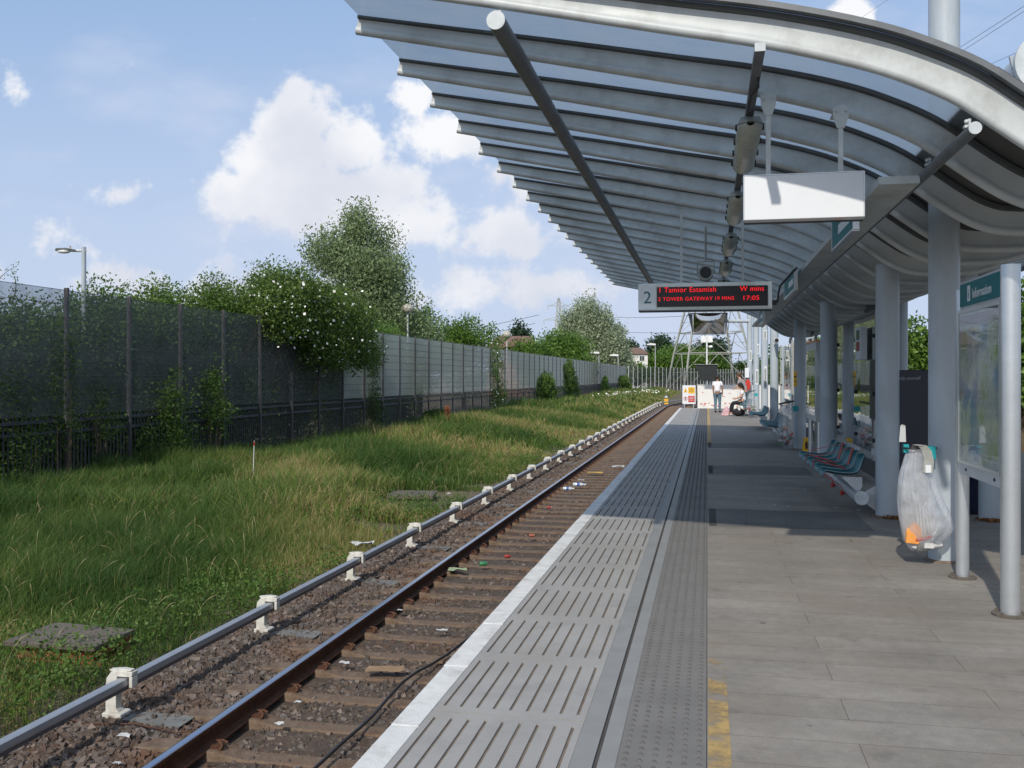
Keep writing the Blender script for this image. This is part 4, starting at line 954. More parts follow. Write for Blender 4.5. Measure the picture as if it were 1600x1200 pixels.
for dx in (-.20,.20): b=MB(); b.box(dx-.15,dx+.15,-.1,.1,ZY(535,60),ZY(525,60)); b.build('floodlight',M['lampwhite'],t)
b=MB(); b.sphere((.24,-.1,ZY(542,60)),.13,12,8,(1,1,.7)); b.tube([(0,0,ZY(541,60)),(.24,-.1,ZY(541,60))],.02,6); b.build('dome_camera',M['lampwhite'],t)
# hoarding across the platform end
t=thing('white_hoarding','low white hoarding across the platform end, splashed with red marks','hoarding',(0,51.0,0))
D=50.3; sx=D/1530
b=MB(); b.box(mx_(1090),1.55,0,.03,-.05,mz_(602)); b.build('panel',M['hoard'],t)
b=MB(); b.box(1.56,4.9,0,.03,-.05,mz_(602)); b.build('panel',M['hoard'],t); b=MB(); b.box(4.91,9.5,.2,.23,-.05,mz_(600)); b.build('panel',M['hoard'],t)
b=MB(); b.box(mx_(1090),9.5,-.02,.035,mz_(602)+.001,mz_(602)+.03); b.build('top_rail',M['whitep'],t)
rr=random.Random(5); b=MB()
for i in range(26):
    x=mx_(1094)+rr.random()*2.0; z=.08+rr.random()**2*.75; w=.03+rr.random()*.09
    if i<14: z=.12+rr.random()*.12
    b.add([(x,-.004,z),(x+w,-.004,z+rr.uniform(-.02,.03)),(x+w*.8,-.004,z+.05),(x+.1*w,-.004,z+.04+rr.uniform(0,.03))],[(0,1,2,3)])
b.build('graffiti_marks',mat('red_spray',(.55,.06,.05),.7),t)
def warning_board(px0,px1,py0,py1,y,label,rot=0):
    D=y-.6; s=D/1530
    X0,X1=(px0-1105)*s,(px1-1105)*s; Z0,Z1=1.6+(590-py1)*D/1500,1.6+(590-py0)*D/1500
    t=thing('warning_board',label,'warning sign',((X0+X1)/2,y,Z0)); w=X1-X0; h=Z1-Z0
    b=MB(); b.box(-w/2,w/2,0,.02,0,h); b.build('board',M['whitep'],t)
    b=MB(); b.prism([(-w*.42,h*.62),(-w*.12,h*.62),(-w*.27,h*.88)],'y',-.006,-.001); b.build('warning_triangle',M['yellow'],t)
    b=MB(); b.prism([(-w*.29,h*.66),(-w*.25,h*.66),(-w*.26,h*.78),(-w*.28,h*.78)],'y',-.009,-.0065); b.build('bolt_mark',M['black'],t)
    b=MB(); b.box(-w*.06,w*.43,-.006,-.001,h*.56,h*.9); b.build('yellow_panel',M['yellow'],t)
    b=MB(); b.box(-w*.06,w*.43,-.006,-.001,h*.10,h*.44); b.build('red_panel',M['red'],t)
    b=MB()
    for zz in (.80,.74,.66): b.box(-w*.01,w*.36,-.009,-.0065,h*zz,h*(zz+.015))
    b.build('print_lines',M['dark'],t)
    b=MB()
    for zz in (.36,.29,.20): b.box(-w*.01,w*.36,-.009,-.0065,h*zz,h*(zz+.02))
    b.build('print_lines',M['whitep'],t)
    b=MB(); n=20; r1,r2=w*.15,w*.11; c=(-w*.27,h*.28)
    vs=[(c[0]+r*math.cos(2*PI*i/n),-.006,c[1]+r*math.sin(2*PI*i/n)) for r in (r1,r2) for i in range(n)]; b.add(vs,[(i,(i+1)%n,n+(i+1)%n,n+i) for i in range(n)])
    b.bar((c[0]-r2*.7,-.007,c[1]+r2*.7),(c[0]+r2*.7,-.007,c[1]-r2*.7),.02,.004); b.build('prohibition_ring',M['red'],t)
    b=MB(); b.box(c[0]-.02,c[0]+.02,-.005,-.001,c[1]-.05,c[1]+.06); b.build('figure_mark',M['black'],t)
    for sx_ in (-.35,.35): b=MB(); b.box(w*sx_-.02,w*sx_+.02,.021,.05,-Z0-(1.2 if px0<1090 else 0),h*.8); b.build('post',M['alu'],t)
warning_board(1066.5,1087,602,631,51.5,'white warning board with yellow and red panels over the track')
warning_board(1221.5,1235,583,614,50.5,'narrow warning board with yellow and red panels right of the columns')
t=thing('round_sign','round red sign below a white panel, fixed to a distant column','sign',(1.93,47.9,0))
D=47.3; b=MB(); b.tube([(0,-.05,mz_(601)*1),(0,-.01,mz_(601))],.27,24); b.v=[(v[0]*.5,v[1],v[2]) for v in b.v]; b.build('red_disc',M['red'],t); b=MB(); b.box(-.14,.06,-.06,-.02,mz_(590),mz_(575)); b.build('white_panel',M['whitep'],t)
# ---------------------------------------------------------------- people
def skin(name,pts,edges,m,parent,sub=2,root=0):
    me=bpy.data.meshes.new(name); me.from_pydata([p[:3] for p in pts],edges,[]); o=bpy.data.objects.new('tmp',me); COL.objects.link(o)
    o.modifiers.new('s','SKIN'); md=o.modifiers.new('u','SUBSURF'); md.levels=sub; md.render_levels=sub
    sv=me.skin_vertices[0].data
    for i,p in enumerate(pts): sv[i].radius=(p[3],p[4] if len(p)>4 else p[3]); sv[i].use_root=(i==root)
    dg=bpy.context.evaluated_depsgraph_get(); dg.update(); m2=bpy.data.meshes.new_from_object(o.evaluated_get(dg)); bpy.data.objects.remove(o)
    m2.polygons.foreach_set('use_smooth',[True]*len(m2.polygons)); r=link_mesh(name,m2,None,parent); m2.materials.clear(); m2.materials.append(m); return r
def hand(pts,edges,wi,w,dirv,side):
    d=Vector(dirv).normalized(); s=Vector(side).normalized(); p=Vector(w); k=len(pts)
    pts.append((*(p+d*.07),.028,.018)); edges.append((wi,k))
    for i,(o,l) in enumerate(((-.03,.07),(-.01,.082),(.01,.078),(.03,.06))):
        a=p+d*.09+s*o; b_=a+d*l*.5; c=b_+d*l*.45+s.cross(d)*.015
        n=len(pts); pts+= [(*a,.009),(*b_,.008),(*c,.007)]; edges+=[(k,n),(n,n+1),(n+1,n+2)]
    a=p+d*.03-s*.035; b_=a+d*.04-s*.012; n=len(pts); pts+=[(*a,.011),(*b_,.009)]; edges+=[(k,n),(n,n+1)]
def head(t,c,face,hairm,skinm,hair='short',r=.098):
    c=Vector(c); f=Vector(face).normalized(); s=Vector((0,0,1)).cross(f).normalized()
    b=MB()
    if hair=='short': b.sphere(c-f*.014+Vector((0,0,.028)),r*1.10,14,10,(1,1,1.08))
    else:
        b.sphere(c-f*.014+Vector((0,0,.022)),r*1.12,14,10,(1,1,1.1)); b.tube([c-f*.09,c-f*.13+Vector((0,0,-.10)),c-f*.14+Vector((0,0,-.28)),c-f*.11+Vector((0,0,-.42))],[.06,.05,.04,.015],10)
    b.build('hair',hairm,t)
    b=MB()
    b.sphere(c+f*.012+Vector((0,0,-.012)),r*.98,14,10,(.86,.9,1.12)); b.tube([c+f*.092+Vector((0,0,.01)),c+f*.118+Vector((0,0,-.022))],[.008,.014],8)
    for u in (-1,1): b.sphere(c+s*u*.088-f*.005+Vector((0,0,-.01)),.024,8,6,(.5,.8,1.3))
    b.build('face',skinm,t)
    b=MB()
    for u in (-1,1): b.sphere(c+f*.096+s*u*.033+Vector((0,0,.012)),.010,8,6)
    b.build('eyes',M['hair'],t); b=MB(); b.bar(c+f*.098-s*.022+Vector((0,0,-.055)),c+f*.098+s*.022+Vector((0,0,-.055)),.008); b.build('mouth',M['red'],t)
# standing woman, back to us
t=thing('person','person standing on the platform in a white T-shirt and blue jeans','person',(.46,44.9,0),R(-12))
pts=[(0,0,.93,.10,.08),(0,0,1.12,.10,.08),(0,-.01,1.30,.15,.10),(0,0,1.43,.07,.06),(0,0,1.50,.045),(0,.01,1.56,.07,.08),(0,.01,1.63,.06),
     (-.17,0,1.37,.05),(-.20,-.01,1.12,.04),(-.19,.05,.88,.03),(.17,0,1.37,.05),(.22,-.01,1.12,.04),(.21,.06,.88,.03),
     (-.09,0,.86,.07),(-.09,.01,.48,.05),(-.10,0,.09,.04),(-.10,.14,.04,.035),(.09,0,.86,.07),(.10,.02,.48,.055),(.09,.03,.09,.04),(.10,.16,.04,.035)]
ed=[(0,1),(1,2),(2,3),(3,4),(4,5),(5,6),(2,7),(7,8),(8,9),(2,10),(10,11),(11,12),(0,13),(13,14),(14,15),(15,16),(0,17),(17,18),(18,19),(19,20)]
hand(pts,ed,9,(-.19,.05,.88),(0,.1,-1),(0,1,0)); hand(pts,ed,12,(.21,.06,.88),(0,.1,-1),(0,-1,0))
skin('body',pts,ed,M['skin_dark'],t)
skin('shirt',[(0,0,.92,.18,.15),(0,0,1.12,.135,.11),(0,-.01,1.30,.17,.12),(0,0,1.42,.09,.075),(-.17,0,1.37,.07),(-.195,0,1.22,.062),(.17,0,1.37,.07),(.205,0,1.22,.062)],[(0,1),(1,2),(2,3),(2,4),(4,5),(2,6),(6,7)],M['cloth_white'],t)
skin('jeans',[(0,0,.99,.165,.135),(-.09,0,.84,.115),(-.09,.01,.48,.072),(-.10,0,.09,.060),(.09,0,.84,.115),(.10,.02,.48,.072),(.09,.03,.09,.060)],[(0,1),(1,2),(2,3),(0,4),(4,5),(5,6)],M['denim'],t)
for u in (-.10,.10):
    b=MB(); b.sphere((u,.07,.045),.07,10,8,(.65,1.9,.6)); b.build('shoe',M['cloth_black'],t)
head(t,(0,.01,1.60),(.7,.7,0),M['hair'],M['skin_dark'])
# seated woman in profile facing the track
t=thing('person','person sitting on the far bench in a white top, black trousers and cap','person',(1.50,41.6,0),R(90))
# local: faces +y (towards -x world), sits with hips at origin
pts=[(0,0,.56,.13,.12),(0,.02,.75,.115,.10),(0,.06,.95,.14,.10),(0,.09,1.08,.06),(0,.10,1.14,.045),(0,.12,1.20,.07,.08),
     (-.17,.06,1.0,.05),(-.21,.08,.80,.042),(-.12,.30,.72,.032),(.17,.06,1.0,.05),(.21,.08,.80,.042),(.12,.30,.72,.032),
     (-.10,.10,.55,.09),(-.11,.44,.53,.065),(-.10,.50,.10,.04),(-.10,.62,.04,.035),(.10,.10,.55,.09),(.11,.46,.53,.065),(.10,.56,.10,.04),(.10,.70,.04,.035)]
ed=[(0,1),(1,2),(2,3),(3,4),(4,5),(2,6),(6,7),(7,8),(2,9),(9,10),(10,11),(0,12),(12,13),(13,14),(14,15),(0,16),(16,17),(17,18),(18,19)]
hand(pts,ed,8,(-.12,.30,.72),(.3,1,0),(0,0,1)); hand(pts,ed,11,(.12,.30,.72),(-.3,1,0),(0,0,1))
skin('body',pts,ed,M['skin'],t)
skin('top',[(0,0,.58,.155,.15),(0,.02,.75,.14,.13),(0,.06,.95,.165,.13),(0,.085,1.06,.085,.08),(-.17,.06,1.0,.075),(-.20,.07,.88,.06),(.17,.06,1.0,.075),(.20,.07,.88,.06)],[(0,1),(1,2),(2,3),(2,4),(4,5),(2,6),(6,7)],M['cloth_white'],t)
skin('trousers',[(0,0,.56,.15,.14),(-.10,.12,.55,.105),(-.11,.44,.53,.085),(-.10,.50,.12,.06),(.10,.12,.55,.105),(.11,.46,.53,.085),(.10,.56,.12,.06)],[(0,1),(1,2),(2,3),(0,4),(4,5),(5,6)],M['cloth_black'],t)
for u,yy in ((-.10,.58),(.10,.66)): b=MB(); b.sphere((u,yy,.045),.07,10,8,(.6,1.8,.6)); b.build('shoe',M['litterwhite'],t)
head(t,(0,.13,1.24),(0,1,-.15),M['hair'],M['skin'],'long')
b=MB(); b.sphere((0,.12,1.30),.112,14,10,(1,1.05,.75)); b.box(-.07,.07,.20,.30,1.285,1.297); b.build('cap',M['cloth_black'],t)
# man in grey
t=thing('person','person in a grey T-shirt leaning forward beside the hoarding','person',(1.70,47.2,0),R(60))
pts=[(0,-.12,.95,.13,.10),(0,-.02,1.15,.12,.09),(0,.10,1.38,.16,.10),(0,.17,1.50,.07),(0,.20,1.57,.05),(0,.24,1.65,.07,.08),
     (-.19,.12,1.44,.05),(-.26,.16,1.20,.042),(-.2,.34,1.08,.03),(.19,.12,1.44,.05),(.26,.16,1.20,.042),(.2,.34,1.08,.03),
     (-.09,-.12,.86,.085),(-.09,-.06,.48,.055),(-.10,-.1,.09,.04),(-.10,.04,.04,.035),(.09,-.12,.86,.085),(.10,-.04,.48,.055),(.09,-.1,.09,.04),(.10,.04,.04,.035)]
ed=[(0,1),(1,2),(2,3),(3,4),(4,5),(2,6),(6,7),(7,8),(2,9),(9,10),(10,11),(0,12),(12,13),(13,14),(14,15),(0,16),(16,17),(17,18),(18,19)]
hand(pts,ed,8,(-.2,.34,1.08),(.3,1,-.2),(0,0,1)); hand(pts,ed,11,(.2,.34,1.08),(-.3,1,-.2),(0,0,1))
skin('body',pts,ed,M['skin'],t)
skin('shirt',[(0,-.12,.95,.155,.13),(0,-.02,1.15,.145,.12),(0,.10,1.38,.18,.13),(0,.165,1.49,.09,.08),(-.19,.12,1.44,.075),(-.235,.14,1.3,.065),(.19,.12,1.44,.075),(.235,.14,1.3,.065)],[(0,1),(1,2),(2,3),(2,4),(4,5),(2,6),(6,7)],M['cloth_grey'],t)
skin('trousers',[(0,-.12,.95,.15,.12),(-.09,-.12,.84,.10),(-.09,-.06,.48,.075),(-.10,-.1,.09,.06),(.09,-.12,.84,.10),(.10,-.04,.48,.075),(.09,-.1,.09,.06)],[(0,1),(1,2),(2,3),(0,4),(4,5),(5,6)],M['denim'],t)
for u in (-.10,.10): b=MB(); b.sphere((u,-.03,.045),.07,10,8,(.65,1.9,.6)); b.build('shoe',M['cloth_black'],t)
head(t,(0,.24,1.71),(0,1,-.1),M['hairbrown'],M['skin'])
# bags by the bench
t=thing('handbag','black bag with a pale patch on the floor below the seated person','bag',(1.28,40.9,0)); b=MB(); b.sphere((0,0,.16),.26,14,10,(1,.7,.62)); b.build('bag_body',M['cloth_black'],t); b=MB(); b.tube([(-.12,0,.28),(-.05,0,.38),(.05,0,.38),(.12,0,.28)],.015,8); b.build('handle',M['black'],t); b=MB(); b.sphere((.02,-.12,.27),.06,8,6,(1,.7,.9)); b.build('pale_patch',M['litterwhite'],t)
t=thing('carrier_bag','pink and white striped carrier bag left of the seated person','bag',(.72,41.4,0)); b=MB(); b.prism([(-.16,0),(.16,0),(.20,.26),(.10,.42),(-.02,.30)],'y',-.08,.08); b.build('bag_body',mat('pink_white',(.62,.38,.42),.6,0,.35,9),t,bevel=.02); b=MB(); b.tube([(-.02,0,.30),(.03,0,.5),(.10,0,.41)],.008,6); b.build('handle',M['litterwhite'],t)
# ---------------------------------------------------------------- fences
def fence(A,B,pitch,name,label,postm,near_meshes,zb=-1.3,z1=.78,z2=3.75,startdir=0,pales=True,post_w=.075):
    A=Vector(A); B=Vector(B); L_=(B-A).length; d=(B-A)/L_; ang=math.atan2(d.y,d.x)
    t=thing(name,label,'fence',(A.x,A.y,0),ang); n=int(L_/pitch)
    pb=MB(); pb.box(-post_w/2,post_w/2,-.05,.05,zb,z2+.05); post=None
    gb=MB(); gb.add([(0,0,z1-.1),(pitch,0,z1-.1),(pitch,0,z2),(0,0,z2)],[(0,1,2,3)])
    for z in (z2-.01,z2-.35,z2-.7,z2-1.05,z2-1.4,z2-1.75,z2-2.1,z2-2.45,z1+.25): gb.cur=1; gb.tube([(0,0,z),(pitch,0,z)],.006,5,False)
    qb=MB(); x=.07
    k=0
    while x<pitch-.05:
        hh=z1-random.uniform(0,.015)
        qb.add([(x-.034,-.012,zb),(x,.006,zb),(x+.034,-.012,zb),(x+.034,-.012,hh-.08),(x,.006,hh),(x-.034,-.012,hh-.08)],[(0,1,4,5),(1,2,3,4)]); x+=.15; k+=1
    for z in (.55,.28,-.85): qb.bar((0,-.045,z),(pitch,-.045,z),.04,.075)
    me_p=me_g=me_q=None
    for i in range(n+1):
        if me_p is None: o=pb.build('post',postm,t); me_p=o.data
        else: o=bpy.data.objects.new('post',me_p); COL.objects.link(o); o.parent=t
        o.location=(i*pitch,0,0)
        if i==n: break
        mm=near_meshes(i)
        if me_g is None or me_g[1]!=mm:
            o=gb.build('mesh_panel',[mm,postm],t); me_g=(o.data,mm)
        else: o=bpy.data.objects.new('mesh_panel',me_g[0]); COL.objects.link(o); o.parent=t
        o.location=(i*pitch,0,0)
        if pales:
            if me_q is None: o=qb.build('palisade_panel',M['pale'],t); me_q=o.data
            else: o=bpy.data.objects.new('palisade_panel',me_q); COL.objects.link(o); o.parent=t
            o.location=(i*pitch,.08,0)
    return t
XF=-15.4
fence((XF,13.1),(XF,189),2.60,'mesh_fence','tall dark palisade fence topped with fine mesh, straight beside the track',M['fencepost'],lambda i:M['meshnear'] if i<10 else M['meshfar'])
fence((XF+.3,189.3),(24,327),2.60,'mesh_fence','distant pale-posted mesh fence bending away behind the hoarding',M['fencefar'],lambda i:M['meshmid'],post_w=.16)
# ---------------------------------------------------------------- vegetation
def leaves(centers,n_per,spread,size,seed,aspect=.5,droop=0,stretch=1.0):
    r=np.random.default_rng(seed); C=np.repeat(centers,n_per,axis=0); n=len(C)
    P=C+np.clip(r.normal(0,1,(n,3)),-1.7,1.7)*np.array([spread,spread,spread*stretch])
    a=r.normal(size=(n,3)); a[:,2]-=droop; a/=np.linalg.norm(a,axis=1)[:,None]
    b=np.cross(a,r.normal(size=(n,3))); b/=np.linalg.norm(b,axis=1)[:,None]+1e-9
    s=size*r.uniform(.6,1.3,(n,1))
    V=np.stack([P-a*s,P+b*s*aspect,P+a*s,P-b*s*aspect],1).reshape(-1,3)
    ct=np.repeat(r.uniform(0,.55,len(centers)),n_per); T=np.clip(ct+r.uniform(0,.45,n),0,.89)
    return V,np.arange(n*4).reshape(-1,4),T
def blob_centers(blobs,k,seed,shell=.55):
    r=np.random.default_rng(seed); out=[]
    vol=np.array([b[3]*b[4]*b[5] for b in blobs])**(2/3); vol/=vol.sum()
    for b,w in zip(blobs,vol):
        m=max(3,int(k*w)); u=r.normal(size=(m,3)); u/=np.linalg.norm(u,axis=1)[:,None]; rad=shell+(1-shell)*r.uniform(0,1,(m,1))
        rad*=r.uniform(.82,1.12,(m,1)); out.append(np.array(b[:3])+u*rad*np.array(b[3:6]))
    return np.vstack(out)
def plant(name,label,cat,loc,blobs,clumps,per,spread,size,seed,m,trunk=True,group=None,trunk_r=.16,droop=0,stretch=1.0,flowers=0,sprigs=(),aspect=.5,shell=.55,limbs=7):
    t=thing(name,label,cat,loc,group=group)
    C=blob_centers(blobs,clumps,seed,shell); V,F,T=leaves(C,per,spread,size,seed+1,aspect,droop,stretch)
    sp=[]
    for (p0,p1,p2) in sprigs:
        pts=[(Vector(p0)*(1-u)**2+Vector(p1)*2*u*(1-u)+Vector(p2)*u*u) for u in [i/14 for i in range(15)]]; sp.append(pts)
    if sp:
        CC=np.array([tuple(q) for pts in sp for q in pts]); v2,f2,t2=leaves(CC,6,.06,size*.55,seed+5); F=np.vstack([F,f2+len(V)]); V=np.vstack([V,v2]); T=np.concatenate([T,t2])
    npmesh('crown' if trunk else 'foliage',V,F,LM[m],t,tint=T)
    b=MB(); top=max(bb[2] for bb in blobs); r_=random.Random(seed)
    if trunk:
        zt=top*.85; base=[(0,0,-.1)]; pts=[(0,0,-.2)]+[(r_.uniform(-.1,.1)*k,r_.uniform(-.1,.1)*k,zt*k/4) for k in range(1,5)]
        b.tube(pts,[trunk_r*1.3,trunk_r,trunk_r*.8,trunk_r*.55,trunk_r*.2],10)
        for i in range(limbs):
            q=C[r_.randrange(len(C))]; k=r_.choice([1,2,3]); p0=Vector(pts[k]); p1=(p0+Vector(q))*.5+Vector((0,0,.2)); b.tube([p0,p1,Vector(q)],[trunk_r*.45,trunk_r*.25,trunk_r*.08],6)
        b.build('trunk',M['bark'],t)
    else:
        bl=[bb for bb in blobs]
        for i in range(limbs):
            q=Vector(C[r_.randrange(len(C))]); b.tube([(q.x-1.6,q.y*.9,.8),(q.x-.9,q.y*.95,.8+(q.z-.8)*.6),q],[.03,.022,.006],6) if name=='rose_bush' else b.tube([(q.x*.6,q.y*.8,-.1),(q.x*.8,q.y*.9,q.z*.5),q],[.02,.015,.006],6)
        b.build('stems',M['bark'],t)
    if sp:
        for pts in sp: MB().tube(pts,[.02*(1-i/16) for i in range(15)],5).build('twig',M['bark'],t)
    if flowers:
        r=np.random.default_rng(seed+9); idx=r.integers(0,len(C),flowers); P=C[idx]+r.normal(0,spread*1.05,(flowers,3))
        vs=[];n=len(P); a=np.array([.4,-.8,.3])+r.normal(0,.5,(n,3)); a/=np.linalg.norm(a,axis=1)[:,None]; u=np.cross(a,np.array([0,0,1.])); u/=np.linalg.norm(u,axis=1)[:,None]; v=np.cross(a,u); s=r.uniform(.022,.048,(n,1)); P=P+np.array([.10,-.28,.06])
        V=np.stack([P-u*s-v*s,P+u*s-v*s,P+u*s+v*s,P-u*s+v*s],1).reshape(-1,3); tag(npmesh('flowers',V,np.arange(n*4).reshape(-1,4),M['petal'],t),kind='stuff')
    return t
# hedge behind the near fence (each bush its own)
def hb(px,top,w,name,label,seed,m='hedge',x=-17.3,sprigs=(),k=1150,per=30):
    dep=(-x)*1530/(1105-px); X_,Y_=W(px,dep); h=ZY(top,dep)+1.2; hw=w
    bl=[(0,0,h*.45,1.3,hw,h*.45),(0.3,-hw*.4,h*.7,1.0,hw*.5,h*.27),(-.2,hw*.45,h*.66,1.0,hw*.5,h*.30),(.5,0,h*.25,1.2,hw*.9,h*.28)]
    return plant('bush',label,'bush',(X_,Y_,-1.2),bl,int(k*1.5),per,.24,.056,seed,m,False,'bushes crowding behind the near fence',sprigs=sprigs)
hb(-60,470,2.4,'bush','dark bush behind the fence at the left edge of the picture',21)
hb(60,462,2.6,'bush','bush behind the fence below the white street lamp, to its left',22,sprigs=[((0,-1.5,4.7),(0,-1.8,5.2),(.3,-1.2,5.6)),((0,-2.0,4.6),(0,-2.4,5.1),(.1,-2.9,5.4)),((0,-1,4.7),(.1,-.8,5.2),(0,-1.0,5.5))])
hb(165,440,2.2,'bush','bush with ragged twigs behind the fence under the white street lamp',23,sprigs=[((0,-.8,5.1),(0,-1,5.5),(.2,-.6,5.7)),((0,.6,5.2),(0,.8,5.5),(.1,1.1,5.7))])
hb(255,432,2.4,'bush','leafy bush behind the fence right of the white street lamp',24,sprigs=[((0,-.5,5.2),(0,-.7,5.6),(.3,-.2,5.8)),((0,.9,5.2),(0,1.2,5.7),(.1,1.5,5.8)),((0,0,5.2),(0,0.1,5.6),(-.1,.3,5.9))])
hb(345,425,2.4,'bush','bush with tall arching sprays behind the fence before the rose',25,sprigs=[((0,-1,5.3),(0,-1.9,6.5),(.2,-.2,6.4)),((0,-.6,5.3),(0,-.9,6.2),(.2,.6,6.3)),((0,.5,5.3),(0,.7,6.0),(.1,1.3,6.3)),((0,-.2,5.3),(0,-.8,6.3),(.3,-1.9,5.9))])
hb(430,408,2.8,'bush','tall bush rising behind the white-flowered rose',26,k=1300)
hb(520,445,3.0,'bush','bush behind the fence between the rose and the tall poplar',27)
hb(600,500,3.2,'bush','low bush at the foot of the tall poplar behind the fence',28,m='green')
# rose bush spilling over the fence
bl=[(0,0,4.9,1.3,2.2,1.3),(.5,1.8,4.4,1.1,2.2,1.5),(.6,3.6,4.3,1.0,2.0,1.5),(.7,5.2,3.9,.9,1.8,1.4),(.9,2.6,3.3,.8,2.6,.9),(.8,6.2,3.2,.7,1.2,.9),(.4,-1.2,4.4,.9,1.4,1.0)]
plant('rose_bush','wild rose bush dotted with white flowers spilling over the fence','rose bush',(-15.4,33.3,-.4),bl,1500,30,.21,.06,31,'rose',False,flowers=430,limbs=14)
# climbers on the fence
def climber(px,top,bot,w,label,seed,x=XF+.15,flowers=0,m='ivy',k=60,per=26,th=.16,size=.05):
    dep=(-x)*1530/(1105-px); X_,Y_=W(px,dep); zt=ZY(top,dep); zb=ZY(bot,dep); h=(zt-zb)/2
    bl=[(0,0,h,th,w,h),(.1,w*.3,h*.6,th*1.3,w*.8,h*.5),(.05,-w*.3,h*1.4,th,w*.6,h*.5)]
    return plant('climbing_plant',label,'climbing plant',(X_,Y_,zb),bl,k,per,.14,size,seed,m,False,'climbers growing on the fence',flowers=flowers,limbs=4)
climber(30,560,760,1.0,'ivy low on the fence at the far left edge',41,k=34,size=.04); climber(100,480,740,.5,'ivy column against the first visible fence post',42,k=36,size=.04); climber(165,600,700,.8,'ivy patch low between the second pair of fence posts',43,k=26,size=.04)
climber(270,580,730,.9,'leafy sprays over the palisade left of the rose',44,m='hedge',k=80,th=.3); climber(335,545,690,.7,'bushy shoots over the palisade under the rose',45,m='hedge',k=60,th=.3); climber(235,650,770,.8,'dark ivy at the foot of the fence below the lamp',46,k=50)
climber(585,520,680,.8,'dark ivy curtain just right of the rose bush',47,k=80); climber(774,530,650,1.6,'climber with a few white blooms midway along the fence',48,flowers=60,k=260,th=.6,m='hedge'); climber(680,640,668,3.0,'low ivy at the fence foot before the blooming climber',49,k=80,size=.08)
climber(850,580,630,4.0,'dark shrub at the fence foot past the blooming climber',50,k=260,th=1.0,size=.10,m='hedge'); climber(888,560,625,4.0,'tall ivy clump halfway to the fence bend',51,k=260,th=.8,size=.10,m='hedge'); climber(945,585,620,5,'ivy patch near the fence bend',52,k=120,th=.4,size=.10,m='hedge'); climber(972,585,612,9,'dark shrubs at the fence bend',53,k=260,th=1.4,size=.14,m='hedge')
# larger trees
def tree(px,dep,top,wpx,label,seed,m,style='round',k=500,per=24,size=.12,name='tree',base=-1.3,group='trees beyond the fence',botpx=None,spread=None):
    X_,Y_=W(px,dep); h=ZY(top,dep)-base; w=wpx/1500*dep/2; r_=random.Random(seed); bl=[]
    if style=='poplar':
        for i in range(22):
            u=i/21; z=h*(.22+.68*u); ww=w*(1.05-.40*abs(u-.35)/.65)*(.6 if u>.85 else 1)
            bl.append((r_.uniform(-.6,.6)*ww,r_.uniform(-.4,.4)*ww,z,ww*.5,ww*.5,h*.09))
    elif style=='willow':
        n=5
        for i in range(n):
            x=(-.8+1.6*i/(n-1))*w; hh=h*(.80+.2*math.cos((i-1.6)*.9)); 
            for u in (.35,.55,.75,.9): bl.append((x*(1.1-u*.35),r_.uniform(-.3,.3)*w,hh*u,w*.33*(1.25-u*.75),w*.33,hh*.16))
    elif style=='hedge':
        n=max(4,int(w/2.2))
        for i in range(n): bl.append(((-1+2*i/(n-1))*w*.9,r_.uniform(-1,1),h*r_.uniform(.45,.62),w/n*1.7,2.2,h*.36*r_.uniform(.8,1.15)))
    else:
        for i in range(9):
            a=r_.random()*6.28; q=r_.uniform(.15,.6); bl.append((math.cos(a)*w*q,math.sin(a)*w*q,h*r_.uniform(.42,.78),w*.5,w*.5,h*.22))
        bl.append((0,0,h*.78,w*.45,w*.45,h*.2)); bl.append((0,0,h*.4,w*.7,w*.7,h*.3))
    return plant(name,label,'tree' if style!='hedge' else 'hedge',(X_,Y_,base),bl,k,per,spread or max(.25,w*.09),size,seed,LM_key(m),True if style!='hedge' else False,group,trunk_r=.05+h*.016,stretch=1.0 if style!='willow' else 2.4,droop=.8 if style in('willow','poplar') else 0,aspect=.5,shell=.4,limbs=12)
def LM_key(m): return m
tree(572,62,312,235,'tall airy poplar with pale grey-green leaves behind the rose bush',61,'poplar','poplar',k=2400,per=32,size=.10,name='poplar_tree',spread=.46)
tree(655,75,470,110,'mid-green tree right of the tall poplar, behind a globe lamp',62,'green','round',k=420,per=26,size=.12)
tree(725,85,490,130,'bright green rounded tree left of the brown roof',63,'green','round',k=520,per=26,size=.13)
tree(812,330,503,50,'small dark blue-green tree rising over the brown roof',64,'dark','round',k=260,per=20,size=.55,spread=1.1)
tree(880,135,517,125,'bushy green tree in front of the silver willows',65,'green','round',k=650,per=24,size=.20,spread=.75)
tree(838,130,532,90,'low green tree between the brown roof and the willows',66,'green','round',k=400,per=24,size=.20,spread=.7)
tree(925,205,478,125,'clump of silvery green willows by the distant pylon',67,'willow','willow',k=2200,per=26,size=.26,name='willow_tree',spread=.7)
tree(988,330,527,38,'small dark tree right of the willows behind the cream house',68,'dark','round',k=220,per=20,size=.5,spread=1.0)
tree(1035,330,521,62,'wide dark tree left of the big pylon',69,'dark','round',k=420,per=20,size=.5,spread=1.1)
tree(1105,330,526,80,'dark trees seen through the legs of the big pylon',70,'dark','round',k=420,per=20,size=.5,spread=1.1)
tree(960,222,556,90,'low green shrubs below the willows along the fence bend',71,'green','hedge',k=420,per=20,size=.32,name='hedge')
tree(1055,285,548,130,'bright green hedge in front of the big pylon',72,'green','hedge',k=900,per=20,size=.38,name='hedge')
tree(1140,295,556,90,'green hedge behind the standing people',73,'green','hedge',k=500,per=20,size=.38,name='hedge')
tree(1060,310,538,110,'mid-green trees between the dark tree and the hedge',78,'green','round',k=420,per=22,size=.5,spread=1.1,base=-2)
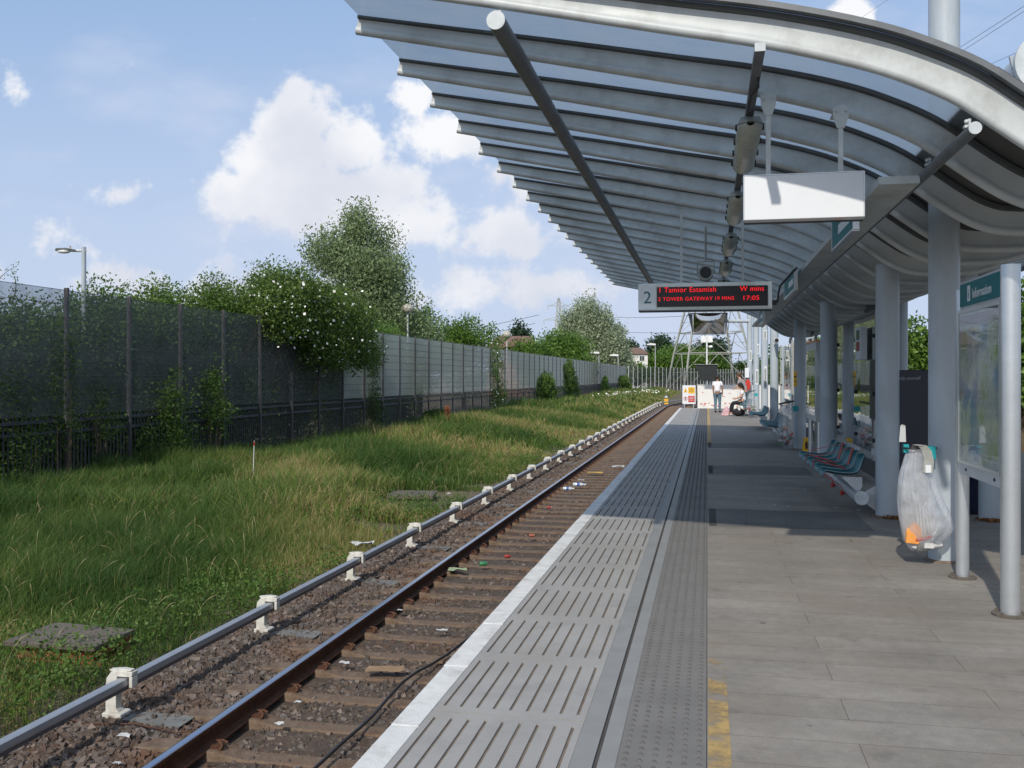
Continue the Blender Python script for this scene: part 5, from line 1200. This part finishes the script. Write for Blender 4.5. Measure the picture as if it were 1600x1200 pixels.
# right of the platform
for (px,dep,top,w,lab,sd) in ((1440,40,488,110,'leafy green tree seen between the columns above the navy cabinet',81),(1600,36,430,160,'green tree past the right edge behind the information board',82),(1350,60,505,150,'green trees behind the glass screens on the right',83),(1215,90,540,90,'green shrubs seen between the sunlit columns',84),(1270,70,520,90,'green tree behind the poster case',85)):
    tree(px,dep,top,w,lab,sd,'green','round',k=420,per=24,size=.12 if dep<50 else .2,group='trees on the far side of the line',base=-1.5)
# ---------------------------------------------------------------- right-hand far side: wall, fence
t=thing('boundary_wall','pale low wall seen between the columns on the far side','wall',(12,20,0)); b=MB(); b.box(0,.25,-18,80,-1.3,1.0); b.build('wall_body',M['wallcream'],t); b=MB(); b.box(-.03,.28,-18,80,1.001,1.06); b.build('coping',M['slab'],t)
# ---------------------------------------------------------------- grass and weeds
def noise2(x,y,s,seed):
    r=np.random.default_rng(seed); out=np.zeros_like(x)
    for k in range(6):
        a=r.uniform(0,6.28); f=s*(1.6**(k*.7)); out+=np.sin(x*f*np.cos(a)+y*f*np.sin(a)+r.uniform(0,6.28))/(1+k*.35)
    return out/3
GX=np.array(xs);
def gzv(x,y):
    z=np.full_like(x,GZ); mk=(x<-5.2)&(y<125)
    z=z+np.where(mk,.06*np.sin(x*1.1+y*.23)+.05*np.sin(y*.61+x*.4)+.05*np.clip((-x-9)/5,0,1),0); return z
def grass(name,label,xa,xb,ya,yb,n,h0,wd,seed,tuft=7,drybias=0):
    r=np.random.default_rng(seed); nt_=n//tuft
    X_=r.uniform(xa,xb,nt_); Y_=ya+(yb-ya)*r.uniform(0,1,nt_)
    nn=noise2(X_,Y_,.55,5); edge=np.clip((-X_-5.35)/2.6,0,1)
    bare=noise2(X_,Y_,.8,8)*(Y_>9); patch=((X_+6.2)/1.3)**2+((Y_-21.5)/2.2)**2<1
    keep=(r.uniform(0,1,nt_)<(.75+.85*edge+.25*nn))&~((bare>.5)&(edge<.75))&~patch
    keep&=~((X_>-6.75)&(X_<-5.5)&(Y_>7.9)&(Y_<8.9)&(r.uniform(0,1,nt_)>.25))
    X_=X_[keep];Y_=Y_[keep];nn=nn[keep];edge=edge[keep]
    H=h0*(.30+.80*edge)*(1+.5*nn+.3*noise2(X_,Y_,1.9,31))
    m=len(X_); X_=np.repeat(X_,tuft)+r.normal(0,.06,m*tuft); Y_=np.repeat(Y_,tuft)+r.normal(0,.06,m*tuft); H=np.repeat(H,tuft)*r.uniform(.45,1.25,m*tuft)
    dry=np.repeat(1.5*noise2(X_[::tuft],Y_[::tuft],.6,11)+.85*(1-edge)+drybias-.12,tuft)
    n=len(X_); Z_=gzv(X_,Y_)-.03
    a=r.uniform(0,2*PI,n); lean=r.uniform(.1,.65,n)*H; dx=np.cos(a)*lean; dy=np.sin(a)*lean+.10*H
    wa=r.uniform(0,2*PI,n); w=wd*r.uniform(.6,1.3,n); wx=np.cos(wa)*w; wy=np.sin(wa)*w
    B=np.column_stack([X_,Y_,Z_]); Mi=B+np.column_stack([dx*.3,dy*.3,H*.6]); Ti=B+np.column_stack([dx,dy,H*(.95-.25*(lean/H))])
    Wd=np.column_stack([wx,wy,np.zeros(n)])
    V=np.stack([B-Wd,B+Wd,Mi-Wd*.8,Mi+Wd*.8,Ti-Wd*.15,Ti+Wd*.15],1).reshape(-1,3)
    f=np.array([(0,1,3,2),(2,3,5,4)]); F=(f[None]+(np.arange(n)*6)[:,None,None]).reshape(-1,4)
    T=np.clip(.22+.30*r.uniform(-1,1,n)+.30*dry,0,.88); T=np.where(r.uniform(0,1,n)<.03+.36*np.clip(dry,0,1.4),1.0,T)
    o=npmesh(name,V,F,LM['grass'],tint=np.repeat(T,2)); return tag(o,label,'grass',kind='stuff')
grass('grass','long uneven green grass in the foreground beside the track',-12.5,-5.25,5.0,16,170000,.46,.0036,1)
grass('grass','long grass on the middle of the verge below the fence',-15.3,-5.3,16,32,110000,.56,.0075,2,drybias=.15)
grass('grass','tall tangled grass along the foot of the near fence',-15.6,-12,9,32,45000,.66,.006,4,drybias=-.4)
grass('grass','straw-tinted grass on the farther verge toward the bend',-15.6,-5.4,32,70,80000,.60,.014,3,drybias=.25)
grass('grass','distant grass between the fence and the bend',-15.4,-5.0,70,190,50000,.8,.035,6,drybias=.3)
# broad-leaved weeds
def weeds():
    r=np.random.default_rng(77); n=3200; X_=-5.3-5.5*r.uniform(0,1,n)**1.5; Y_=r.uniform(5,34,n); k=(noise2(X_,Y_,.5,21)>.05)|(Y_<8.5); X_=X_[k];Y_=Y_[k]
    C=np.column_stack([X_,Y_,gzv(X_,Y_)+r.uniform(.05,.28,len(X_))]); V,F,T=leaves(C,24,.085,.022,78,.55); return tag(npmesh('weeds',V,F,LM['weed'],tint=T),'leafy low weeds growing through the verge grass','weeds',kind='stuff')
weeds()
def stalks():
    r=random.Random(9); b=MB()
    for i in range(260):
        x=r.uniform(-11.5,-5.5); y=r.uniform(6.5,26); z=GZ; h=r.uniform(.45,.85); dx=r.uniform(-.16,.2); dy=r.uniform(-.15,.2)
        p=[(x+dx*u*u*1.6,y+dy*u*u*1.6,z+h*(u-.22*u**4)) for u in (0,.25,.5,.7,.85,1)]
        b.tube(p,[.0016,.0015,.0014,.0016,.0035,.0008],4,False)
    return tag(b.build('seed_stalks',mat('straw',(.42,.35,.19),.8)),'dry straw-coloured seed stalks leaning over the grass','grass stalks',kind='stuff')
stalks()
def daisies():
    r=np.random.default_rng(4); n=150; X_=np.concatenate([r.normal(-10.8,.8,n),r.normal(-9,1.5,40)]); Y_=np.concatenate([r.normal(122,9,n),r.normal(150,10,40)]); n=len(X_)
    P=np.column_stack([X_,Y_,gzv(X_,Y_)+r.uniform(.5,.9,n)]); s=.075; u=np.array([1,0,0.])*s; v=np.array([0,.5,.8])*s
    V=np.stack([P-u-v,P+u-v,P+u+v,P-u+v],1).reshape(-1,3); tag(npmesh('white_flowers',V,np.arange(n*4).reshape(-1,4),M['petal']),'drift of white flowers in the grass near the bend','flowers',kind='stuff')
daisies()
# ---------------------------------------------------------------- brick chamber, slabs, markers in the grass
t=thing('brick_chamber','low red brick chamber with a tilted concrete slab lid in the grass','manhole chamber',(-6.18,8.45,-1.21),R(4))
t.scale=(.70,.72,.70)
b=MB(); rr=random.Random(2)
for row in range(4):
    z=row*.078
    for i in range(5):
        x=-.55+i*.235+(.11 if row%2 else 0)+rr.uniform(-.006,.006); b.box(x,x+.215,-.42+rr.uniform(-.008,.008),-.31,z,z+.066)
    for i in range(3): b.box(.50+rr.uniform(-.01,.01)+(.1 if row%2 else 0),.61+(.1 if row%2 else 0),-.29+i*.23,-.08+i*.23,z,z+.066)
b.build('brickwork',M['brick'],t); b=MB(); b.box(-.5,.55,-.31,.4,0,.29); b.build('mortar_core',M['slab'],t)
b=MB(); b.add([(-.68,-.50,.33),(.66,-.50,.30),(.85,.20,.36),(-.5,.42,.36),(-.68,-.50,.40),(.66,-.50,.37),(.85,.20,.43),(-.5,.42,.43)],[(0,3,2,1),(4,5,6,7),(0,1,5,4),(1,2,6,5),(2,3,7,6),(3,0,4,7)]); b.build('slab_lid',M['slab'],t,bevel=.01)
t=thing('concrete_cover','flat grey concrete cover lying in the middle of the verge','cover slab',(-6.9,22.0,-1.25),R(10)); b=MB(); b.box(-.55,.55,-.5,.5,0,.10); b.build('slab',M['slab'],t,bevel=.015); b=MB(); b.box(-.06,.06,-.02,.02,.1,.112); b.build('lifting_eye',M['rust'],t)
t=thing('marker_post','thin red and white marker stake standing in the long grass','stake',(*W(395,24.3),-1.2)); b=MB(); b.tube([(0,0,0),(.04,0,1.2)],.012,6); b.build('stake',M['litterwhite'],t); b=MB(); b.tube([(.036,0,1.08),(.039,0,1.18)],.0135,6); b.build('red_band',M['red'],t)
t=thing('signal_marker','small black and yellow shunt marker at the start of the bend','track marker',(*W(1041,100),-1.2)); b=MB(); b.box(-.24,.24,0,.3,.6,1.0); b.build('lamp_head',M['dark'],t); b=MB(); b.box(-.20,.20,-.02,.3,0,.599); b.build('base',M['yellow'],t); b=MB(); b.box(-.15,.15,-.02,-.001,.7,.9); b.build('lens',M['litterwhite'],t)
plant('dock_plant','rusty brown seeding dock plant standing by the fence foot','plant',(*W(699,52),-1.2),[(0,0,.75,.14,.14,.6)],40,16,.06,.035,91,'dock',False,limbs=2)
# ---------------------------------------------------------------- litter
def litter(kind,px,py,z,label,m,s=1.0,rz=0.0,m2=None):
    dep=1500*(1.6-z)/(py-590); x,y=W(px,dep); t=thing(kind,label,{'drink_can':'can','plastic_bottle':'bottle','paper_scrap':'paper','card_sheet':'card','plastic_bag':'plastic bag','crisp_packet':'packet'}[kind],(x,y,z),rz); b=MB()
    if kind=='drink_can':
        b.tube([(-.058*s,0,.033*s),(-.05*s,0,.033*s),(.05*s,0,.033*s),(.058*s,0,.033*s)],[.026*s,.033*s,.033*s,.026*s],14); b.build('can_body',m,t); c=MB(); c.tube([(.058*s,0,.033*s),(.061*s,0,.033*s)],.024*s,14); c.build('lid',M['alu'],t)
    elif kind=='plastic_bottle':
        b.tube([(-.11*s,0,.034*s),(-.10*s,0,.034*s),(.04*s,0,.034*s),(.08*s,0,.034*s),(.10*s,0,.034*s)],[.028*s,.033*s,.033*s,.016*s,.013*s],14); b.build('bottle_body',m,t); c=MB(); c.tube([(.10*s,0,.034*s),(.118*s,0,.034*s)],.015*s,10); c.build('cap',m2 or M['whitep'],t); c=MB(); c.tube([(-.04*s,0,.034*s),(.01*s,0,.034*s)],.0338*s,14,False); c.build('label_band',mat('blue_band',(.05,.12,.4),.5),t)
    else:
        r=random.Random(int(px*7+py)); n=5; vs=[]; L_={'paper_scrap':(.07,.045,.02),'card_sheet':(.14,.07,.008),'plastic_bag':(.20,.10,.09),'crisp_packet':(.08,.05,.03)}[kind]
        for i in range(n):
            for j in range(n): vs.append(((i/(n-1)-.5)*2*L_[0]*s+r.uniform(-.1,.1)*L_[0],(j/(n-1)-.5)*2*L_[1]*s+r.uniform(-.1,.1)*L_[1],.01+r.random()*L_[2]*s))
        vs+=[(v[0],v[1],v[2]+.0025) for v in vs]
        f=[(i*n+j,i*n+j+1,(i+1)*n+j+1,(i+1)*n+j) for i in range(n-1) for j in range(n-1)]; f+= [tuple(q+n*n for q in k[::-1]) for k in f]; b.add(vs,f,kind!='card_sheet'); b.build('sheet',m,t)
M['canred']=mat('faded_red_can',(.32,.04,.03),.5,0,.3,20)
M['clearpl']=mat('bottle_plastic',(.55,.62,.70),.15,0,.05)
zt=-1.13
litter('drink_can',755,884,zt,'green drink can lying between the rails',M['littergreen'],.95,.4); litter('crisp_packet',715,893,zt,'crumpled pale green packet left of the green can',mat('pale_green',(.35,.42,.25),.5),1.6,.2); litter('drink_can',793,872,zt,'small red can right of the green can',M['canred'],.8,.5)
litter('drink_can',831,839,zt,'orange-red can farther up between the rails',mat('orange_red',(.32,.08,.04),.5),.8,.1); litter('drink_can',858,795,zt,'crushed red can beneath the two clear bottles',M['canred'],.8,.1)
litter('plastic_bottle',905,760,zt,'clear plastic bottle, right one of the pair between the rails',M['clearpl'],1.4,.1); litter('plastic_bottle',888,766,zt,'clear plastic bottle, left one of the pair between the rails',M['clearpl'],1.2,.1)
litter('card_sheet',930,739,zt,'yellow strip of card lying across the track',M['yellow'],1.6,.1); litter('paper_scrap',908,751,zt,'white scrap just beyond the two bottles',M['litterwhite'],1.2); litter('paper_scrap',966,730,zt,'white torn paper against the platform wall',M['litterwhite'],2.6)
litter('card_sheet',601,1048,zt,'flat brown card on a sleeper near the rail',M['litterbrown'],1.2,.2); litter('paper_scrap',538,1038,zt,'white scrap beside the brown card',M['litterwhite'],.7); litter('paper_scrap',437,1133,zt,'tiny white and red scrap on the nearest sleepers',M['litterwhite'],.5); litter('paper_scrap',465,1099,zt,'small white chip between the near sleepers',M['litterwhite'],.4)
litter('paper_scrap',195,1152,-1.14,'white scrap at the foot of the nearest bracket',M['litterwhite'],.7,.1); litter('paper_scrap',183,1195,-1.14,'small white lump at the bottom edge of the ballast',M['litterwhite'],.4); litter('plastic_bag',566,853,-1.15,'torn white plastic bag on the verge by the rail',M['litterwhite'],.9,.2); litter('paper_scrap',512,856,-1.15,'flat white scrap on the verge left of the torn bag',M['litterwhite'],.9)
litter('paper_scrap',630,798,-1.15,'white scrap in the verge grass farther up',M['litterwhite'],1.0); litter('paper_scrap',703,772,zt,'white crumb of paper past the sixth bracket',M['litterwhite'],1.0); litter('paper_scrap',625,955,zt,'white crumb on the ballast beside the running rail',M['litterwhite'],.5); litter('paper_scrap',690,987,zt,'pale scrap lying near the platform edge on the sleepers',M['litterwhite'],.8)
for (px,py,lab) in ((1210,791,'small white crumb on the shaded platform, leftmost'),(1232,793,'white crumb on the shaded platform, middle'),(1307,795,'white crumb below the near bench'),(1341,799,'white crumb by the foot of the bench column'),(1258,769,'tiny crumb on the platform left of the bench')): litter('paper_scrap',px,py,.001,lab,M['litterwhite'],.32)
# ---------------------------------------------------------------- street lamps
X_,Y_=W(131,26.5); zt_=ZY(386,26.5)
t=thing('street_lamp','white street lamp head on a grey pole behind the near fence','street lamp',(X_,Y_,-1.2),YAW)
b=MB(); b.tube([(0,0,0),(0,0,zt_+1.2)],[.075,.06],12); b.build('pole',M['steel'],t)
b=MB(); z=zt_+1.1; b.tube([(.06,0,z),(-.22,0,z)],.04,8); b.build('arm',M['greyplate'],t)
b=MB(); b.add([(-.20,-.09,z+.02),(-.20,.09,z+.02),(-.45,.15,z+.06),(-.72,.13,z+.05),(-.80,0,z),(-.72,-.13,z+.05),(-.45,-.15,z+.06),(-.20,0,z-.04),(-.45,0,z-.03),(-.72,0,z-.03)],[(0,6,5,4,3,2,1),(0,1,7),(1,2,8,7),(2,3,9,8),(3,4,9),(4,5,9),(5,6,8,9),(6,0,7,8)]); b.build('lamp_head',M['lampwhite'],t)
b=MB(); b.sphere((-.55,0,z-.02),.17,12,8,(1.1,.55,.35)); b.build('lens',mat('pale_lamp_bowl',(.72,.74,.75),.3),t); b=MB(); b.tube([(-.38,0,z+.05),(-.38,0,z+.13)],.03,8); b.build('photocell',M['globe'],t)
def globe(px,py,dep,rad,label):
    X_,Y_=W(px,dep); z=ZY(py,dep); t=thing('globe_lamp',label,'street lamp',(X_,Y_,-1.2),group='globe lamps behind the fence'); r_=rad/1500*dep
    b=MB(); b.tube([(0,0,0),(0,0,z+1.2-r_)],.055,8); b.build('pole',M['greyplate'],t); b=MB(); b.sphere((0,0,z+1.2),r_,16,12,(1,1,.85)); b.build('globe',M['globe'],t); b=MB(); b.tube([(0,0,z+1.2-r_*1.0),(0,0,z+1.2-r_*.75)],[.10,.2],10); b.build('collar',M['dark2'],t)
globe(637,482,60,9,'larger globe lamp on a pole right of the tall poplar'); globe(792,523,92,7,'smaller globe lamp in front of the brown roof')
for (px,py,dep,lab) in ((930,552,158,'white floodlight lamp over the fence left of the willows foot'),(960,556,182,'small white floodlight lamp near the fence bend'),(1018,539,235,'white street lamp left of the big pylon')):
    X_,Y_=W(px,dep); z=ZY(py,dep)+1.2; t=thing('flood_lamp',lab,'street lamp',(X_,Y_,-1.2),YAW); s=dep/90
    b=MB(); b.tube([(.35*s,0,0),(.35*s,0,z)],.032*s,8); b.build('pole',M['greyplate'],t); b=MB(); b.prism([(-.45*s,z),(.38*s,z-.03*s),(.38*s,z+.12*s),(-.1*s,z+.18*s),(-.45*s,z+.08*s)],'y',-.15,.15); b.build('lamp_head',M['lampwhite'],t)
# ---------------------------------------------------------------- houses
def house(px,dep,eave,ridge,wpx,label,wallm,rz=0,hip=True,windows=2,gable=False):
    X_,Y_=W(px,dep); w=wpx/1500*dep/2; ze=ZY(eave,dep)+1.5; zr=ZY(ridge,dep)+1.5; d=4.0
    t=thing('house',label,'house',(X_,Y_,-1.5),YAW+rz); b=MB(); b.box(-w*.93,w*.93,-d,d,0,ze); b.build('wall',wallm,t)
    b=MB(); ww=w*.55; b.add([(-w,-d-.4,ze),(w,-d-.4,ze),(w,d+.4,ze),(-w,d+.4,ze),(-ww,0,zr),(ww,0,zr),(-w,-d-.4,ze-.15),(w,-d-.4,ze-.15),(w,d+.4,ze-.15),(-w,d+.4,ze-.15)],[(0,1,5,4),(1,2,5),(2,3,4,5),(3,0,4),(0,6,7,1),(1,7,8,2),(2,8,9,3),(3,9,6,0),(6,9,8,7)]); r_=b.build('roof',M['roofbrown'],t)
    if gable:
        b=MB(); gx=w*.15; b.add([(gx-2.2,-d-1.4,ze),(gx+2.2,-d-1.4,ze),(gx,-d-1.4,ze+1.5),(gx-2.2,-d+1.5,ze),(gx+2.2,-d+1.5,ze),(gx,-1,ze+1.5)],[(0,1,2),(0,2,5,3),(1,4,5,2)]); b.build('gable',M['roofbrown'],r_)
    b=MB(); b.box(ww*.3,ww*.3+.7,-.35,.35,zr-.5,zr+.9) if not hip else None
    for i in range(windows):
        x=(-.6+1.2*i/max(1,windows-1))*w*.8; b=MB(); b.box(x-.65,x+.65,-d-.05,-d-.01,ze-1.9,ze-.5); f=b.build('window',M['whitep'],t); b=MB(); b.box(x-.55,x-.05,-d-.07,-d-.052,ze-1.8,ze-.6); b.box(x+.05,x+.55,-d-.07,-d-.052,ze-1.8,ze-.6); b.build('pane',M['glassdark'],f)
    return t
house(803,150,544,525,88,'low house with a long brown tiled roof and gable behind the green trees',M['wallbrick'],gable=True,windows=3)
house(990,240,553,543,40,'small cream house with a brown hipped roof right of the willows',M['hoard'],windows=2)
house(1224,150,562,548,30,'distant house with brown roof seen beside the shaded columns',M['wallcream'],windows=2)
# ---------------------------------------------------------------- pylons and wires
def pylon(px,dep,label,levels,arms,z0,thick,rz):
    "levels: (z, half-width); arms: (z, half-length)"
    X_,Y_=W(px,dep); t=thing('pylon',label,'pylon',(X_,Y_,z0),rz); b=MB()
    for sx_ in (-1,1):
        for sy in (-1,1):
            for (za,wa),(zb,wb) in zip(levels,levels[1:]): b.bar((sx_*wa,sy*wa,za),(sx_*wb,sy*wb,zb),thick)
    b.build('legs',M['pylon'],t); b=MB(); th=thick*.36
    for (za,wa),(zb,wb) in zip(levels,levels[1:]):
        for f in range(4):
            c=[(-1,-1),(1,-1),(1,1),(-1,1)]; p,q=c[f],c[(f+1)%4]; m_=((p[0]+q[0])/2*wb,(p[1]+q[1])/2*wb)
            b.bar((p[0]*wb,p[1]*wb,zb),(q[0]*wb,q[1]*wb,zb),th*1.4)
            if wa>2.2:
                b.bar((p[0]*wa,p[1]*wa,za),(m_[0],m_[1],zb),th); b.bar((q[0]*wa,q[1]*wa,za),(m_[0],m_[1],zb),th)
                zm=(za+zb)/2; wm=(wa+wb)/2; b.bar((p[0]*wm,p[1]*wm,zm),((p[0]*wa+m_[0])/2,(p[1]*wa+m_[1])/2,zm),th*.7); b.bar((q[0]*wm,q[1]*wm,zm),((q[0]*wa+m_[0])/2,(q[1]*wa+m_[1])/2,zm),th*.7)
            else: b.bar((p[0]*wa,p[1]*wa,za),(q[0]*wb,q[1]*wb,zb),th); b.bar((q[0]*wa,q[1]*wa,za),(p[0]*wb,p[1]*wb,zb),th)
    b.build('bracing',M['pylon'],t)
    for (z,l) in arms:
        for s in (-1,1):
            b=MB(); w=1.0; b.bar((s*w,-w,z),(s*l,0,z),th*1.2); b.bar((s*w,w,z),(s*l,0,z),th*1.2); b.bar((s*w,0,z+1.8),(s*l,0,z),th*1.2); b.bar((s*l,0,z),(s*l,0,z-3),th*1.4); b.build('cross_arm',M['pylon'],t)
    return Vector((X_,Y_,z0))
dep=250; k_=dep/1500; zz=lambda py:ZY(py,dep)+2
PB=pylon(1110,dep,'big steel lattice pylon standing behind the hedge over the platform end',[(0,9.4),(zz(552),7.7),(zz(520),6.6),(zz(484),5.4),(zz(440),4.0),(zz(390),2.6),(zz(350),1.6),(zz(310),1.1),(zz(280),.5)],[(zz(385),8),(zz(345),10),(zz(310),7)],-2,.40,YAW+.08)
dep2=620; z2=lambda py:ZY(py,dep2)+2
PF=pylon(873,dep2,'far small pylon above the willows and the brown roof',[(0,5),(z2(560),4.2),(z2(540),3.2),(z2(525),2.6),(z2(510),2.0),(z2(497),1.6),(z2(484),1.2),(z2(473),.9),(z2(466),.3)],[(z2(500),9.5),(z2(478),7)],-2,.6,YAW)
def wire(a,b_,sag,r,label,n=30):
    a=Vector(a); b_=Vector(b_); pts=[a.lerp(b_,i/n)-Vector((0,0,sag*4*(i/n)*(1-i/n))) for i in range(n+1)]
    tag(MB().tube(pts,r,5,False).build('power_line',M['wire']),label,'power line',group='overhead power lines')
def WP(px,py,dep): x,y=W(px,dep); return (x,y,ZY(py,dep))
wire(WP(842,492,620),WP(560,540,700),2,.16,'thin power line left of the far pylon, upper'); wire(WP(836,505,620),WP(560,556,700),2,.16,'thin power line left of the far pylon, lower')
wire(WP(905,490,620),WP(1130,489,300),2,.09,'thin power line from the far pylon toward the big pylon, upper'); wire(WP(905,510,620),WP(1160,517,260),2,.08,'thin power line from the far pylon toward the big pylon, lower')
wire(WP(1180,240,250),WP(1660,-30,75),2.0,.022,'overhead line across the top right sky, highest'); wire(WP(1180,248,250),WP(1660,-22,75),2.0,.022,'overhead line across the top right sky, just below the highest')
wire(WP(1240,220,250),WP(1680,40,80),1.0,.022,'overhead line across the top right sky, lowest'); wire(WP(1130,160,250),WP(1500,-80,90),1.0,.016,'faint overhead line beside the small top cloud')
